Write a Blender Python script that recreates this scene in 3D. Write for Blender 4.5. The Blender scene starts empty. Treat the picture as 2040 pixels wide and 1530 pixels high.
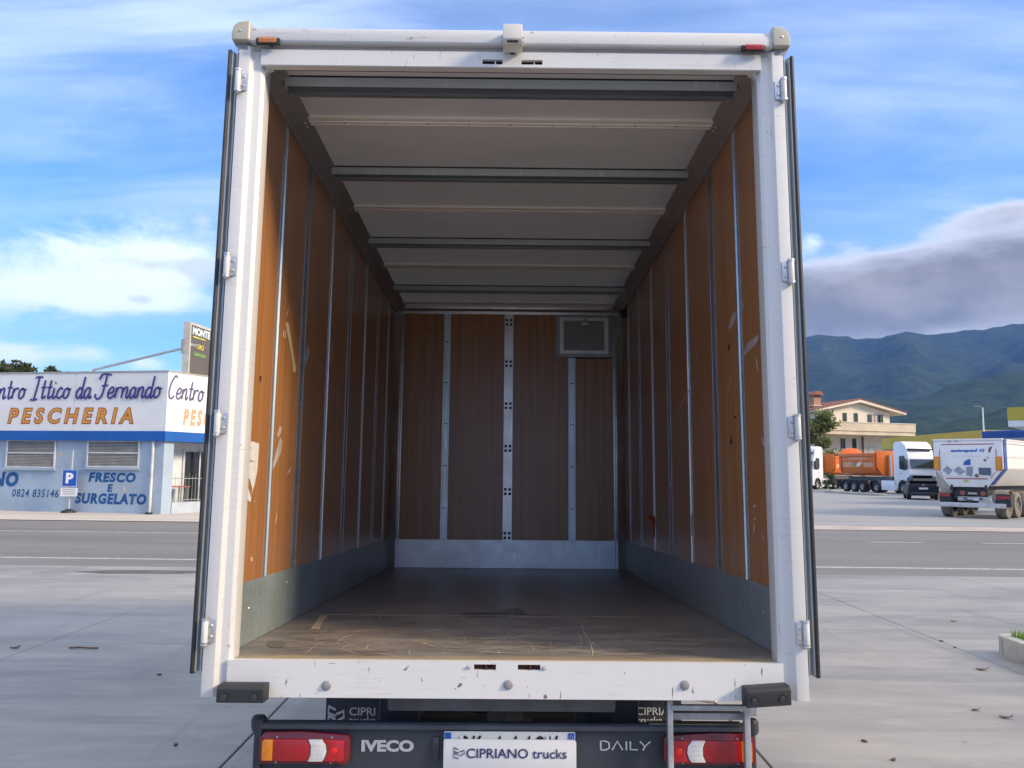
import bpy, bmesh, math, random
from mathutils import Vector, Matrix, noise
R = math.radians
rnd = random.Random(7)
sc = bpy.context.scene
COL = sc.collection

# ------------------------------------------------------------------ camera
F = 1641.75                      # focal length in pixels of the 2040 px wide photograph
CAMZ, ROLL = 1.70, 0.012
PITCH = math.atan((935 - 765) / F)
CAM = Matrix.Rotation(PITCH, 3, 'X') @ Matrix.Rotation(-ROLL, 3, 'Y')
cd = bpy.data.cameras.new('camera')
cd.sensor_width = 36; cd.lens = F / 2040 * 36; cd.clip_start = .05; cd.clip_end = 30000
cam = bpy.data.objects.new('camera', cd); COL.objects.link(cam)
cam.matrix_world = Matrix.Translation((0, 0, CAMZ)) @ (CAM @ Matrix.Rotation(R(90), 3, 'X')).to_4x4()
sc.camera = cam
# ------------------------------------------------------------------ light
SUN_AZ, SUN_EL = R(111.5), R(29)   # azimuth clockwise from +Y
SUN_STRENGTH, SUN_ANGLE = 2.8, R(12)
SKY_STRENGTH = 0.15
EXPOSURE = 0.90
sv = Vector((math.sin(SUN_AZ) * math.cos(SUN_EL), math.cos(SUN_AZ) * math.cos(SUN_EL), math.sin(SUN_EL)))
sl = bpy.data.lights.new('sun', 'SUN'); sl.energy = SUN_STRENGTH; sl.angle = SUN_ANGLE; sl.color = (1, .80, .54)
so = bpy.data.objects.new('sun', sl); COL.objects.link(so)
so.rotation_euler = (-sv).to_track_quat('-Z', 'Y').to_euler(); so.location = sv * 60
sc.view_settings.view_transform = 'Standard'; sc.view_settings.look = 'None'
sc.view_settings.gamma = 1; sc.view_settings.use_curve_mapping = False
sc.view_settings.exposure = EXPOSURE
sc.render.engine = 'CYCLES'
cy = sc.cycles
cy.use_denoising = True; cy.max_bounces = 12; cy.diffuse_bounces = 7; cy.glossy_bounces = 5; cy.volume_bounces = 0
cy.sample_clamp_indirect = 6; cy.caustics_reflective = False; cy.caustics_refractive = False

# ---- node helpers
class NT:
    def __init__(s, tree): s.t = tree; s.L = tree.links.new
    def n(s, typ, **kw):
        nd = s.t.nodes.new('ShaderNode' + typ)
        for k, v in kw.items():
            if k.startswith('i_'):
                nd.inputs[k[2:].replace('_', ' ')].default_value = v
            else: setattr(nd, k, v)
        return nd
    def setin(s, sock, v):
        if hasattr(v, 'is_linked') or hasattr(v, 'links'): s.L(v, sock)
        else: sock.default_value = v
    def m(s, op, a, b=0., c=None, clamp=False):
        nd = s.t.nodes.new('ShaderNodeMath'); nd.operation = op; nd.use_clamp = clamp
        s.setin(nd.inputs[0], a); s.setin(nd.inputs[1], b)
        if c is not None: s.setin(nd.inputs[2], c)
        return nd.outputs[0]
    def sstep(s, v, a, b):
        nd = s.t.nodes.new('ShaderNodeMapRange'); nd.interpolation_type = 'SMOOTHSTEP'
        s.setin(nd.inputs[0], v); s.setin(nd.inputs[1], a); s.setin(nd.inputs[2], b)
        return nd.outputs[0]
    def mix(s, f, a, b, mode='MIX'):
        nd = s.t.nodes.new('ShaderNodeMix'); nd.data_type = 'RGBA'; nd.blend_type = mode
        s.setin(nd.inputs[0], f)
        for i, v in ((6, a), (7, b)):
            if isinstance(v, (tuple, list)): v = tuple(v) + ((1,) if len(v) == 3 else ())
            s.setin(nd.inputs[i], v)
        return nd.outputs[2]
    def noise(s, vec, scale, detail=4, rough=.55, dist=0., out=0):
        nd = s.t.nodes.new('ShaderNodeTexNoise')
        if vec is not None: s.L(vec, nd.inputs['Vector'])
        nd.inputs['Scale'].default_value = scale; nd.inputs['Detail'].default_value = detail
        nd.inputs['Roughness'].default_value = rough; nd.inputs['Distortion'].default_value = dist
        return nd.outputs[out]
    def mapping(s, vec, sc_=(1, 1, 1), loc=(0, 0, 0), rot=(0, 0, 0)):
        nd = s.t.nodes.new('ShaderNodeMapping'); s.L(vec, nd.inputs[0])
        nd.inputs['Location'].default_value = loc; nd.inputs['Rotation'].default_value = rot; nd.inputs['Scale'].default_value = sc_
        return nd.outputs[0]
    def comb(s, x, y, z=0.):
        nd = s.t.nodes.new('ShaderNodeCombineXYZ')
        for i, v in enumerate((x, y, z)): s.setin(nd.inputs[i], v)
        return nd.outputs[0]

# ---- world: clear sky with cirrus, cumulus and a grey bank over the mountains
W = bpy.data.worlds.new('World'); sc.world = W; W.use_nodes = True
nt = NT(W.node_tree); W.node_tree.nodes.clear()
outw = nt.n('OutputWorld'); bg = nt.n('Background'); nt.L(bg.outputs[0], outw.inputs[0])
bg.inputs[1].default_value = SKY_STRENGTH
sky = nt.n('TexSky'); sky.sky_type = 'NISHITA'; sky.sun_disc = False
sky.sun_elevation = SUN_EL; sky.sun_rotation = SUN_AZ; sky.altitude = 300; sky.air_density = 1.0; sky.dust_density = .6; sky.ozone_density = 2.5
tc = nt.n('TexCoord'); gen = tc.outputs['Generated']
sp = nt.n('SeparateXYZ'); nt.L(gen, sp.inputs[0]); dx, dy, dz = sp.outputs
az = nt.m('ARCTAN2', dx, dy); el = nt.m('ARCSINE', dz)
pl = nt.m('ADD', nt.m('MAXIMUM', dz, 0.), .14)
flat = nt.comb(nt.m('DIVIDE', dx, pl), nt.m('DIVIDE', dy, pl))
# thin cirrus sheets high up, combed from upper left to lower right
ci = nt.noise(nt.mapping(flat, (.55, 2.1, 1), (3.1, 1.7, 0), (0, 0, R(-38))), 1.25, 9, .62, .6)
ci2 = nt.noise(nt.mapping(flat, (1, 1, 1), (7.2, 4.4, 0)), .55, 4, .5)
cir = nt.m('MULTIPLY', nt.sstep(ci, .40, .74), nt.sstep(ci2, .33, .62))
cir = nt.m('MULTIPLY', cir, nt.sstep(el, .10, .42))
veil = nt.m('MULTIPLY', nt.sstep(nt.noise(nt.mapping(flat, (.8, 1.5, 1), (1.3, 9.2, 0), (0, 0, R(-25))), .9, 7, .6, .4), .36, .76), .50)
# heaped clouds low down, seen edge-on
lowv = nt.comb(nt.m('MULTIPLY', az, 2.2), nt.m('MULTIPLY', el, 6.5))
cn = nt.noise(nt.mapping(lowv, (1.2, .8, 1), (5.3, 2.15, 0)), 3.4, 10, .64, .35)
def blob(a0, e0, sa, se, slope=0.):
    da = nt.m('SUBTRACT', az, a0)
    de = nt.m('SUBTRACT', nt.m('SUBTRACT', el, e0), nt.m('MULTIPLY', da, slope))
    r2 = nt.m('ADD', nt.m('POWER', nt.m('DIVIDE', da, sa), 2.), nt.m('POWER', nt.m('DIVIDE', de, se), 2.))
    return nt.m('EXPONENT', nt.m('MULTIPLY', r2, -1.))
def pd(x, y):
    d = CAM @ Vector(((x - 1020) / F, 1, (765 - y) / F)); d.normalize()
    return math.atan2(d.x, d.y), math.asin(d.z)
def addall(l):
    r = l[0]
    for q in l[1:]: r = nt.m('ADD', r, q)
    return r
wb = addall([blob(*pd(190, 500), .17, .042, .16), blob(*pd(330, 540), .06, .030), blob(*pd(250, 600), .14, .016), nt.m('MULTIPLY', blob(*pd(188, 706), .034, .014), .95),
             nt.m('MULTIPLY', blob(*pd(25, 706), .040, .013), .9), nt.m('MULTIPLY', blob(*pd(290, 725), .025, .010), .8), blob(*pd(1612, 490), .020, .020), nt.m('MULTIPLY', blob(*pd(-700, 560), .35, .06), .8)])
gb = addall([blob(*pd(270, 522), .055, .012), blob(*pd(405, 545), .025, .026), blob(*pd(403, 440), .018, .012), blob(*pd(280, 596), .020, .008)])
white = nt.sstep(nt.m('ADD', nt.m('MULTIPLY', cn, 1.1), nt.m('MULTIPLY', wb, .47)), .76, 1.16)
grey = nt.sstep(nt.m('ADD', nt.m('MULTIPLY', cn, 1.0), nt.m('MULTIPLY', gb, .50)), .72, 1.0)
# grey bank over the mountain range
a0, e0 = pd(1610, 495); a1, e1 = pd(2040, 392)
top = nt.m('ADD', e0, nt.m('MULTIPLY', nt.m('SUBTRACT', nt.m('MINIMUM', az, .75), a0), (e1 - e0) / (a1 - a0)))
edge = nt.noise(nt.mapping(lowv, (1, 1, 1), (1.3, 6.6, 0)), 4.2, 8, .55)
ev = nt.m('SUBTRACT', nt.m('ADD', top, nt.m('MULTIPLY', nt.m('SUBTRACT', edge, .5), .085)), el)
bank = nt.m('MULTIPLY', nt.sstep(ev, -.004, .016), nt.sstep(az, .12, .30))
bn = nt.noise(nt.mapping(lowv, (1.3, .75, 1), (9.3, 3.3, 0)), 3.0, 8, .55)
bcol = nt.mix(nt.sstep(ev, .0, .055), (3.6, 3.8, 4.3), nt.mix(nt.sstep(bn, .35, .66), (1.08, 1.05, .84), (1.80, 1.72, 1.45)))
bcol = nt.mix(nt.sstep(ev, .095, .15), bcol, (2.9, 2.95, 3.0))
skc = nt.mix(1., sky.outputs[0], (.50, .74, .98), 'MULTIPLY')
c = nt.mix(veil, skc, (3.3, 4.1, 5.9))
c = nt.mix(nt.m('MULTIPLY', cir, .62), c, (3.9, 4.6, 6.0))
hi = nt.m('MULTIPLY', nt.sstep(el, .42, 1.0), nt.m('ADD', .45, nt.m('MULTIPLY', ci2, .75), None, True))  # bright overhead cloud, mostly out of view, added to raise the ambient light
c = nt.mix(hi, c, (6.9, 7.0, 7.2))
c = nt.mix(nt.m('MULTIPLY', white, .84), c, (5.2, 5.6, 6.2))
c = nt.mix(nt.m('MULTIPLY', grey, .75), c, (3.0, 3.45, 4.3))
c = nt.mix(nt.m('MULTIPLY', bank, .97), c, bcol)
nt.L(c, bg.inputs[0])

# ------------------------------------------------------------------ pixel -> place
def ray(x, y): return CAM @ Vector(((x - 1020) / F, 1, (765 - y) / F))
O = Vector((0, 0, CAMZ))
def gp(x, y, z=0.):
    d = ray(x, y); return O + d * ((z - CAMZ) / d.z)
def at(x, y, Y):
    d = ray(x, y); return O + d * (Y / d.y)
def onplane(x, y, P, N):
    d = ray(x, y); return O + d * ((P - O).dot(N) / d.dot(N))

# ------------------------------------------------------------------ materials
MATS = {}
def newmat(name):
    m = bpy.data.materials.new(name); m.use_nodes = True
    t = NT(m.node_tree); b = m.node_tree.nodes['Principled BSDF']
    MATS[name] = m
    return m, t, b
def M(name, col, rough=.6, metal=0., var=.12, vs=3., bump=0., bs=60., stretch=(1, 1, 1), coat=0., spec=.5, col2=None, lo=.3, hi=.7, rv=.1, det=6, emit=0.):
    if name in MATS: return MATS[name]
    m, t, b = newmat(name)
    v = t.mapping(t.n('TexCoord').outputs['Object'], stretch)
    n = t.noise(v, vs, det, .6)
    c2 = col2 or tuple(x * (1 - var) for x in col); c1 = col if col2 else tuple(min(1, x * (1 + var)) for x in col)
    f = t.sstep(n, lo, hi)
    t.L(t.mix(f, c2, c1), b.inputs['Base Color'])
    t.L(t.m('ADD', rough - rv / 2, t.m('MULTIPLY', t.noise(v, vs * 2.3, 4), rv)), b.inputs['Roughness'])
    b.inputs['Metallic'].default_value = metal; b.inputs['Specular IOR Level'].default_value = spec
    b.inputs['Coat Weight'].default_value = coat; b.inputs['Coat Roughness'].default_value = .12
    if bump:
        bp = t.n('Bump'); bp.inputs['Strength'].default_value = bump; bp.inputs['Distance'].default_value = .01
        t.L(t.noise(v, bs, 5), bp.inputs['Height']); t.L(bp.outputs[0], b.inputs['Normal'])
    if emit:
        b.inputs['Emission Color'].default_value = tuple(col) + (1,); b.inputs['Emission Strength'].default_value = emit
    return m

def worn_paint(name, col, dirt=(.30, .25, .20), amt=.5, chips=.0, rough=.35):
    m, t, b = newmat(name)
    o = t.n('TexCoord').outputs['Object']
    big = t.noise(o, 1.7, 5, .6); streak = t.noise(t.mapping(o, (3, 3, 40)), 2., 5, .6)
    f = t.m('MULTIPLY', t.sstep(t.m('MULTIPLY', t.m('ADD', big, streak), .5), .50, .72), amt)
    c = t.mix(f, col, dirt)
    sx = t.noise(t.mapping(o, (60, 60, 9), (0, 0, 0), (0, R(25), 0)), 1.6, 3, .5)
    sy = t.noise(t.mapping(o, (9, 9, 60), (2, 1, 5), (0, R(12), 0)), 1.8, 3, .5)
    spot = t.noise(o, 30., 2, .5)
    g = t.m('MAXIMUM', t.m('MAXIMUM', t.sstep(sx, .69, .725), t.sstep(sy, .70, .74)), t.sstep(spot, .735, .76))
    c = t.mix(t.m('MULTIPLY', g, chips), c, (.12, .11, .10))
    ru = t.noise(t.mapping(o, (5, 5, 2.2), (4, 7, 1)), 2.4, 7, .7)
    c = t.mix(t.m('MULTIPLY', t.sstep(ru, .66, .74), .45 * min(1, chips * 2)), c, (.30, .17, .09))
    t.L(c, b.inputs['Base Color']); b.inputs['Roughness'].default_value = rough
    bp = t.n('Bump'); bp.inputs['Strength'].default_value = .08; bp.inputs['Distance'].default_value = .004
    t.L(t.noise(o, 25, 4), bp.inputs['Height']); t.L(bp.outputs[0], b.inputs['Normal'])
    return m

def plywood():
    m, t, b = newmat('film_faced_plywood')
    tc_ = t.n('TexCoord'); o = tc_.outputs['Object']
    oi = t.n('ObjectInfo').outputs['Random']
    off = t.comb(t.m('MULTIPLY', oi, 13.), t.m('MULTIPLY', oi, 29.), 0.)
    va = t.n('VectorMath', operation='ADD'); t.L(o, va.inputs[0]); t.L(off, va.inputs[1]); o2 = va.outputs[0]
    g1 = t.noise(t.mapping(o2, (26, 26, .45)), 1., 5, .6, .4); g2 = t.noise(t.mapping(o2, (120, 120, 1.8)), 1., 4, .6)
    g3 = t.noise(o2, 1.3, 4, .6)
    c = t.mix(t.sstep(g1, .32, .70), (.34, .148, .046), (.54, .245, .074))
    c = t.mix(t.m('MULTIPLY', t.sstep(g2, .45, .75), .35), c, (.25, .100, .040))
    c = t.mix(t.m('MULTIPLY', t.sstep(g3, .4, .75), .30), c, (.36, .19, .09))
    c = t.mix(t.m('MULTIPLY', oi, .45), c, (.36, .145, .052))
    sc1 = t.noise(t.mapping(o2, (70, 70, 5), (1, 2, 3), (R(35), 0, R(10))), 1.5, 2, .4)
    sp1 = t.noise(o2, 42., 2, .5)
    w = t.m('MAXIMUM', t.sstep(sc1, .735, .755), t.sstep(sp1, .785, .80))
    c = t.mix(t.m('MULTIPLY', w, .7), c, (.62, .45, .30))
    t.L(c, b.inputs['Base Color'])
    t.L(t.m('ADD', .27, t.m('MULTIPLY', t.noise(o2, 6, 5), .16)), b.inputs['Roughness'])
    b.inputs['Specular IOR Level'].default_value = .6; b.inputs['Coat Weight'].default_value = .5; b.inputs['Coat Roughness'].default_value = .34
    bp = t.n('Bump'); bp.inputs['Strength'].default_value = .10; bp.inputs['Distance'].default_value = .004
    t.L(t.m('ADD', g2, t.m('MULTIPLY', g3, 2.)), bp.inputs['Height']); t.L(bp.outputs[0], b.inputs['Normal'])
    return m

def metalm(name, col, rough, spang=.0, stain=.3, brush=(1, 1, 1), metal=.85):
    m, t, b = newmat(name)
    o = t.n('TexCoord').outputs['Object']
    n1 = t.noise(o, 2.4, 6, .65); n2 = t.noise(t.mapping(o, brush), 14., 4, .6); n3 = t.noise(t.mapping(o, (1, 1, .12)), 22., 3, .6)
    c = t.mix(t.sstep(n1, .3, .75), tuple(x * (1 - stain) for x in col), col)
    c = t.mix(t.m('MULTIPLY', t.sstep(n3, .58, .74), .45), c, tuple(min(1, x * 1.35 + .05) for x in col))
    if spang:
        vo = t.n('TexVoronoi'); vo.inputs['Scale'].default_value = 55; t.L(o, vo.inputs['Vector'])
        c = t.mix(t.m('MULTIPLY', vo.outputs['Distance'], spang), c, tuple(min(1, x * 1.3) for x in col))
        sp_ = t.sstep(t.noise(o, 48, 2, .5), .73, .76); c = t.mix(t.m('MULTIPLY', sp_, .5), c, (.65, .68, .68))
    t.L(c, b.inputs['Base Color']); b.inputs['Metallic'].default_value = metal
    t.L(t.m('ADD', rough - .1, t.m('MULTIPLY', n2, .22)), b.inputs['Roughness'])
    return m

def floor_mat():
    m, t, b = newmat('scuffed_phenolic_floor')
    o = t.n('TexCoord').outputs['Object']
    n1 = t.noise(t.mapping(o, (1.2, 3.2, 1)), 2.2, 7, .65, .3); n2 = t.noise(t.mapping(o, (2.2, 24, 1)), 3., 6, .65); n3 = t.noise(o, 160, 2, .5)
    c = t.mix(t.sstep(n1, .30, .72), (.145, .127, .114), (.275, .242, .215))
    c = t.mix(t.m('MULTIPLY', t.sstep(n2, .52, .75), .55), c, (.30, .25, .20))
    c = t.mix(t.m('MULTIPLY', t.sstep(n3, .6, .8), .3), c, (.10, .085, .075))
    # dark smear in the middle
    s = t.n('SeparateXYZ'); t.L(o, s.inputs[0])
    def gs(x0, y0, sx, sy):
        a = t.m('POWER', t.m('DIVIDE', t.m('SUBTRACT', s.outputs[0], x0), sx), 2.); b_ = t.m('POWER', t.m('DIVIDE', t.m('SUBTRACT', s.outputs[1], y0), sy), 2.)
        return t.m('EXPONENT', t.m('MULTIPLY', t.m('ADD', a, b_), -1.))
    bl = t.m('ADD', gs(-.10, 1.36, .17, .13), t.m('ADD', gs(.05, 1.52, .07, .13), t.m('MULTIPLY', gs(.18, 1.36, .16, .03), .8)))
    ns = t.noise(t.mapping(o, (5, 9, 1), (0, 0, 0), (0, 0, R(20))), 2.2, 5, .6)
    f = t.sstep(t.m('MULTIPLY', bl, t.m('ADD', .35, ns)), .30, .52)
    c = t.mix(t.m('MULTIPLY', f, .85), c, (.040, .036, .036))
    # worn tan edge by the sill
    e = t.sstep(t.m('ADD', s.outputs[1], t.m('MULTIPLY', t.noise(t.mapping(o, (3, 9, 1)), 3, 5), .10)), .215, .10)
    c = t.mix(t.m('MULTIPLY', e, .75), c, (.46, .34, .19))
    t.L(c, b.inputs['Base Color'])
    t.L(t.m('ADD', .24, t.m('MULTIPLY', n1, .25)), b.inputs['Roughness']); b.inputs['Specular IOR Level'].default_value = .7
    bp = t.n('Bump'); bp.inputs['Strength'].default_value = .10; bp.inputs['Distance'].default_value = .003
    t.L(n3, bp.inputs['Height']); t.L(bp.outputs[0], b.inputs['Normal'])
    return m

def concrete():
    m, t, b = newmat('power_floated_concrete')
    g = t.n('NewGeometry').outputs['Position']
    n1 = t.noise(t.mapping(g, (.35, 1.2, 1)), .9, 7, .62, .5); n2 = t.noise(t.mapping(g, (.8, 2.4, 1), (3, 3, 0)), 2.2, 7, .65, .3); n3 = t.noise(g, 70, 3, .6)
    n4 = t.noise(t.mapping(g, (.25, .6, 1), (9, 2, 0)), .5, 5, .6)
    c = t.mix(t.sstep(n1, .30, .70), (.185, .178, .170), (.305, .287, .264))
    c = t.mix(t.m('MULTIPLY', t.sstep(n2, .45, .72), .5), c, (.34, .318, .288))
    c = t.mix(t.m('MULTIPLY', t.sstep(n4, .55, .75), .35), c, (.30, .255, .222))
    c = t.mix(t.m('MULTIPLY', t.sstep(n3, .62, .8), .25), c, (.2, .2, .2))
    n5 = t.noise(t.mapping(g, (.10, 1.5, 1), (5, 1, 0), (0, 0, R(4))), 1.3, 5, .6, .6); n6 = t.noise(t.mapping(g, (1.4, .16, 1), (2, 8, 0), (0, 0, R(-28))), 1.2, 5, .6, .8)
    c = t.mix(t.m('MULTIPLY', t.sstep(n5, .54, .70), .42), c, (.135, .133, .135)); c = t.mix(t.m('MULTIPLY', t.sstep(n6, .57, .70), .30), c, (.12, .118, .12))
    n7 = t.noise(g, 1.1, 6, .65); c = t.mix(t.m('MULTIPLY', t.sstep(n7, .62, .74), .35), c, (.27, .215, .175))
    sp_ = t.sstep(t.noise(g, 7., 2, .5), .755, .785); c = t.mix(t.m('MULTIPLY', sp_, .55), c, (.12, .10, .09))
    t.L(c, b.inputs['Base Color'])
    t.L(t.m('ADD', .48, t.m('MULTIPLY', n1, .25)), b.inputs['Roughness']); b.inputs['Specular IOR Level'].default_value = .4
    bp = t.n('Bump'); bp.inputs['Strength'].default_value = .12; bp.inputs['Distance'].default_value = .004
    t.L(t.m('ADD', n3, n2), bp.inputs['Height']); t.L(bp.outputs[0], b.inputs['Normal'])
    return m

def asphalt(name, a, b2, warm):
    m, t, b = newmat(name)
    g = t.n('NewGeometry').outputs['Position']
    n1 = t.noise(t.mapping(g, (.06, .9, 1)), 1., 6, .6, .2); n2 = t.noise(t.mapping(g, (.3, .5, 1)), .8, 6, .6); n3 = t.noise(g, 55, 3, .7)
    c = t.mix(t.sstep(n1, .32, .68), a, b2)
    c = t.mix(t.m('MULTIPLY', t.sstep(n2, .45, .72), .5), c, warm)
    c = t.mix(t.m('MULTIPLY', t.sstep(n3, .35, .8), .6), c, tuple(x * 1.7 for x in b2))
    t.L(c, b.inputs['Base Color']); b.inputs['Roughness'].default_value = .85
    bp = t.n('Bump'); bp.inputs['Strength'].default_value = .4; bp.inputs['Distance'].default_value = .01
    t.L(n3, bp.inputs['Height']); t.L(bp.outputs[0], b.inputs['Normal'])
    return m

def glass(name, col=(.02, .025, .03), rough=.05):
    m, t, b = newmat(name)
    b.inputs['Base Color'].default_value = tuple(col) + (1,); b.inputs['Roughness'].default_value = rough
    b.inputs['Specular IOR Level'].default_value = .8
    return m

WHITE = worn_paint('white_frame_paint', (.66, .65, .635), (.46, .41, .36), .40, .40, .32)
SILLP = worn_paint('worn_white_sill_paint', (.67, .66, .64), (.50, .45, .40), .75, .9, .42)
RAILP = worn_paint('weathered_white_rail', (.55, .55, .555), (.38, .36, .36), .65, .5, .42)
PLY = plywood()
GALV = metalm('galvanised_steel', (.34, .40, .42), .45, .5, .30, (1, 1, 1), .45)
STRIP = metalm('zinc_strip', (.56, .62, .64), .38, .2, .2, (1, 1, .2), .9)
ALU = metalm('scuffed_aluminium', (.78, .76, .74), .36, .0, .28, (.2, 6, .2), .92)
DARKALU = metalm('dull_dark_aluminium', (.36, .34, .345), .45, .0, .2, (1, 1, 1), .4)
RSTRIP = metalm('pale_roof_strip', (.95, .93, .90), .42, 0, .10, (.2, 6, .2), .12)
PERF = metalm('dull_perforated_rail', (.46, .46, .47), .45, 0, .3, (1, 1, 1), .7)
FLOORM = floor_mat()
def frp():
    m, t, b = newmat('thin_translucent_roof_sheet')
    o = t.n('TexCoord').outputs['Object']; n_ = t.noise(t.mapping(o, (1, 1.6, 1)), 1.3, 5, .6)
    t.L(t.mix(t.sstep(n_, .3, .7), (.46, .457, .455), (.56, .553, .55)), b.inputs['Base Color']); b.inputs['Roughness'].default_value = .45
    tr = t.n('BsdfTranslucent'); tr.inputs[0].default_value = (.60, .60, .60, 1); ms = t.n('MixShader'); ms.inputs[0].default_value = .032  # slight translucency assumed, added to brighten the hold from above
    t.L(b.outputs[0], ms.inputs[1]); t.L(tr.outputs[0], ms.inputs[2]); t.L(ms.outputs[0], m.node_tree.nodes['Material Output'].inputs[0])
    return m
CEIL = frp()
RIBM = metalm('painted_roof_rib', (.46, .52, .57), .42, 0, .15, (1, 1, 1), .0)
RUBBER = M('black_rubber', (.022, .023, .026), .6, 0, .3, 6, .15, 40)
PLASTIC = M('charcoal_plastic', (.040, .045, .056), .52, 0, .18, 3, .08, 220)
DARK = M('dark_chassis_paint', (.030, .031, .034), .6, 0, .4, 3)
CONC = concrete()

# ------------------------------------------------------------------ mesh builder
class MB:
    def __init__(s): s.v = []; s.f = []
    def add(s, vs, fs, T=None):
        k = len(s.v)
        s.v += [tuple(T @ Vector(p)) if T is not None else tuple(p) for p in vs]
        s.f += [tuple(i + k for i in f) for f in fs]; return s
    def box(s, x0, x1, y0, y1, z0, z1, T=None):
        return s.add([(x0, y0, z0), (x1, y0, z0), (x1, y1, z0), (x0, y1, z0), (x0, y0, z1), (x1, y0, z1), (x1, y1, z1), (x0, y1, z1)],
                     [(0, 3, 2, 1), (4, 5, 6, 7), (0, 1, 5, 4), (1, 2, 6, 5), (2, 3, 7, 6), (3, 0, 4, 7)], T)
    def prism(s, pts, a0, a1, axis, T=None):
        # pts: 2D outline; axis 'x': (y,z), 'y': (x,z), 'z': (x,y)
        A = sum(pts[i][0] * pts[(i + 1) % len(pts)][1] - pts[(i + 1) % len(pts)][0] * pts[i][1] for i in range(len(pts)))
        if A < 0: pts = pts[::-1]
        n = len(pts)
        mk = {'x': lambda p, a: (a, p[0], p[1]), 'y': lambda p, a: (p[0], a, p[1]), 'z': lambda p, a: (p[0], p[1], a)}[axis]
        vs = [mk(p, a0) for p in pts] + [mk(p, a1) for p in pts]
        fs = [tuple(range(n))[::-1], tuple(range(n, 2 * n))] + [(i, (i + 1) % n, (i + 1) % n + n, i + n) for i in range(n)]
        if axis == 'y': fs = [f[::-1] for f in fs]
        return s.add(vs, fs, T)
    def cyl(s, p0, p1, r0, r1=None, n=14, T=None, caps=True):
        p0, p1 = Vector(p0), Vector(p1); r1 = r0 if r1 is None else r1
        d = (p1 - p0).normalized(); u = d.orthogonal().normalized(); w = d.cross(u)
        vs = []
        for p, r in ((p0, r0), (p1, r1)):
            vs += [p + (u * math.cos(2 * math.pi * i / n) + w * math.sin(2 * math.pi * i / n)) * r for i in range(n)]
        fs = [(i, (i + 1) % n, (i + 1) % n + n, i + n) for i in range(n)]
        if caps: fs += [tuple(range(n))[::-1], tuple(range(n, 2 * n))]
        return s.add(vs, fs, T)
    def tube(s, pts, r, n=8, T=None):
        pts = [Vector(p) for p in pts]; rs = r if isinstance(r, (list, tuple)) else [r] * len(pts)
        vs = []; u = None
        for i, p in enumerate(pts):
            d = (pts[min(i + 1, len(pts) - 1)] - pts[max(i - 1, 0)]).normalized()
            u = (u - d * u.dot(d)).normalized() if u is not None else d.orthogonal().normalized()
            w = d.cross(u)
            vs += [p + (u * math.cos(2 * math.pi * k / n) + w * math.sin(2 * math.pi * k / n)) * rs[i] for k in range(n)]
        fs = [(i * n + k, i * n + (k + 1) % n, (i + 1) * n + (k + 1) % n, (i + 1) * n + k) for i in range(len(pts) - 1) for k in range(n)]
        fs += [tuple(range(n))[::-1], tuple(range((len(pts) - 1) * n, len(pts) * n))]
        return s.add(vs, fs, T)
    def lathe(s, prof, c, axis, n=24, T=None):
        # prof: (radius, along); axis: unit Vector; c: centre
        a = Vector(axis).normalized(); u = a.orthogonal().normalized(); w = a.cross(u); c = Vector(c); m = len(prof)
        vs = [c + a * h + (u * math.cos(2 * math.pi * i / n) + w * math.sin(2 * math.pi * i / n)) * r for i in range(n) for r, h in prof]
        fs = [(i * m + j, ((i + 1) % n) * m + j, ((i + 1) % n) * m + j + 1, i * m + j + 1) for i in range(n) for j in range(m - 1)]
        return s.add(vs, fs, T)
    def plate(s, u0, u1, v0, v1, holes, w0, w1, mk, T=None):
        # slab in the (u,v) plane between depths w0 (front) and w1 with rectangular holes; mk(u,v,w) -> xyz
        us = sorted({u0, u1} | {h[0] for h in holes} | {h[1] for h in holes}); vs_ = sorted({v0, v1} | {h[2] for h in holes} | {h[3] for h in holes})
        inh = lambda a, b: any(h[0] < a < h[1] and h[2] < b < h[3] for h in holes)
        cell = {}
        for i in range(len(us) - 1):
            for j in range(len(vs_) - 1):
                cell[i, j] = not inh((us[i] + us[i + 1]) / 2, (vs_[j] + vs_[j + 1]) / 2)
        V = []; Fc = []; idx = {}
        def vid(i, j, w):
            if (i, j, w) not in idx: idx[i, j, w] = len(V); V.append(mk(us[i], vs_[j], w))
            return idx[i, j, w]
        for (i, j), on in cell.items():
            if not on: continue
            Fc.append((vid(i, j, w0), vid(i + 1, j, w0), vid(i + 1, j + 1, w0), vid(i, j + 1, w0)))
            Fc.append((vid(i, j, w1), vid(i, j + 1, w1), vid(i + 1, j + 1, w1), vid(i + 1, j, w1)))
            for (di, dj), (p, q) in (((-1, 0), ((i, j), (i, j + 1))), ((1, 0), ((i + 1, j + 1), (i + 1, j))), ((0, -1), ((i + 1, j), (i, j))), ((0, 1), ((i, j + 1), (i + 1, j + 1)))):
                if not cell.get((i + di, j + dj), False):
                    Fc.append((vid(*p, w0), vid(*q, w0), vid(*q, w1), vid(*p, w1)))
        return s.add(V, Fc, T)
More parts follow.
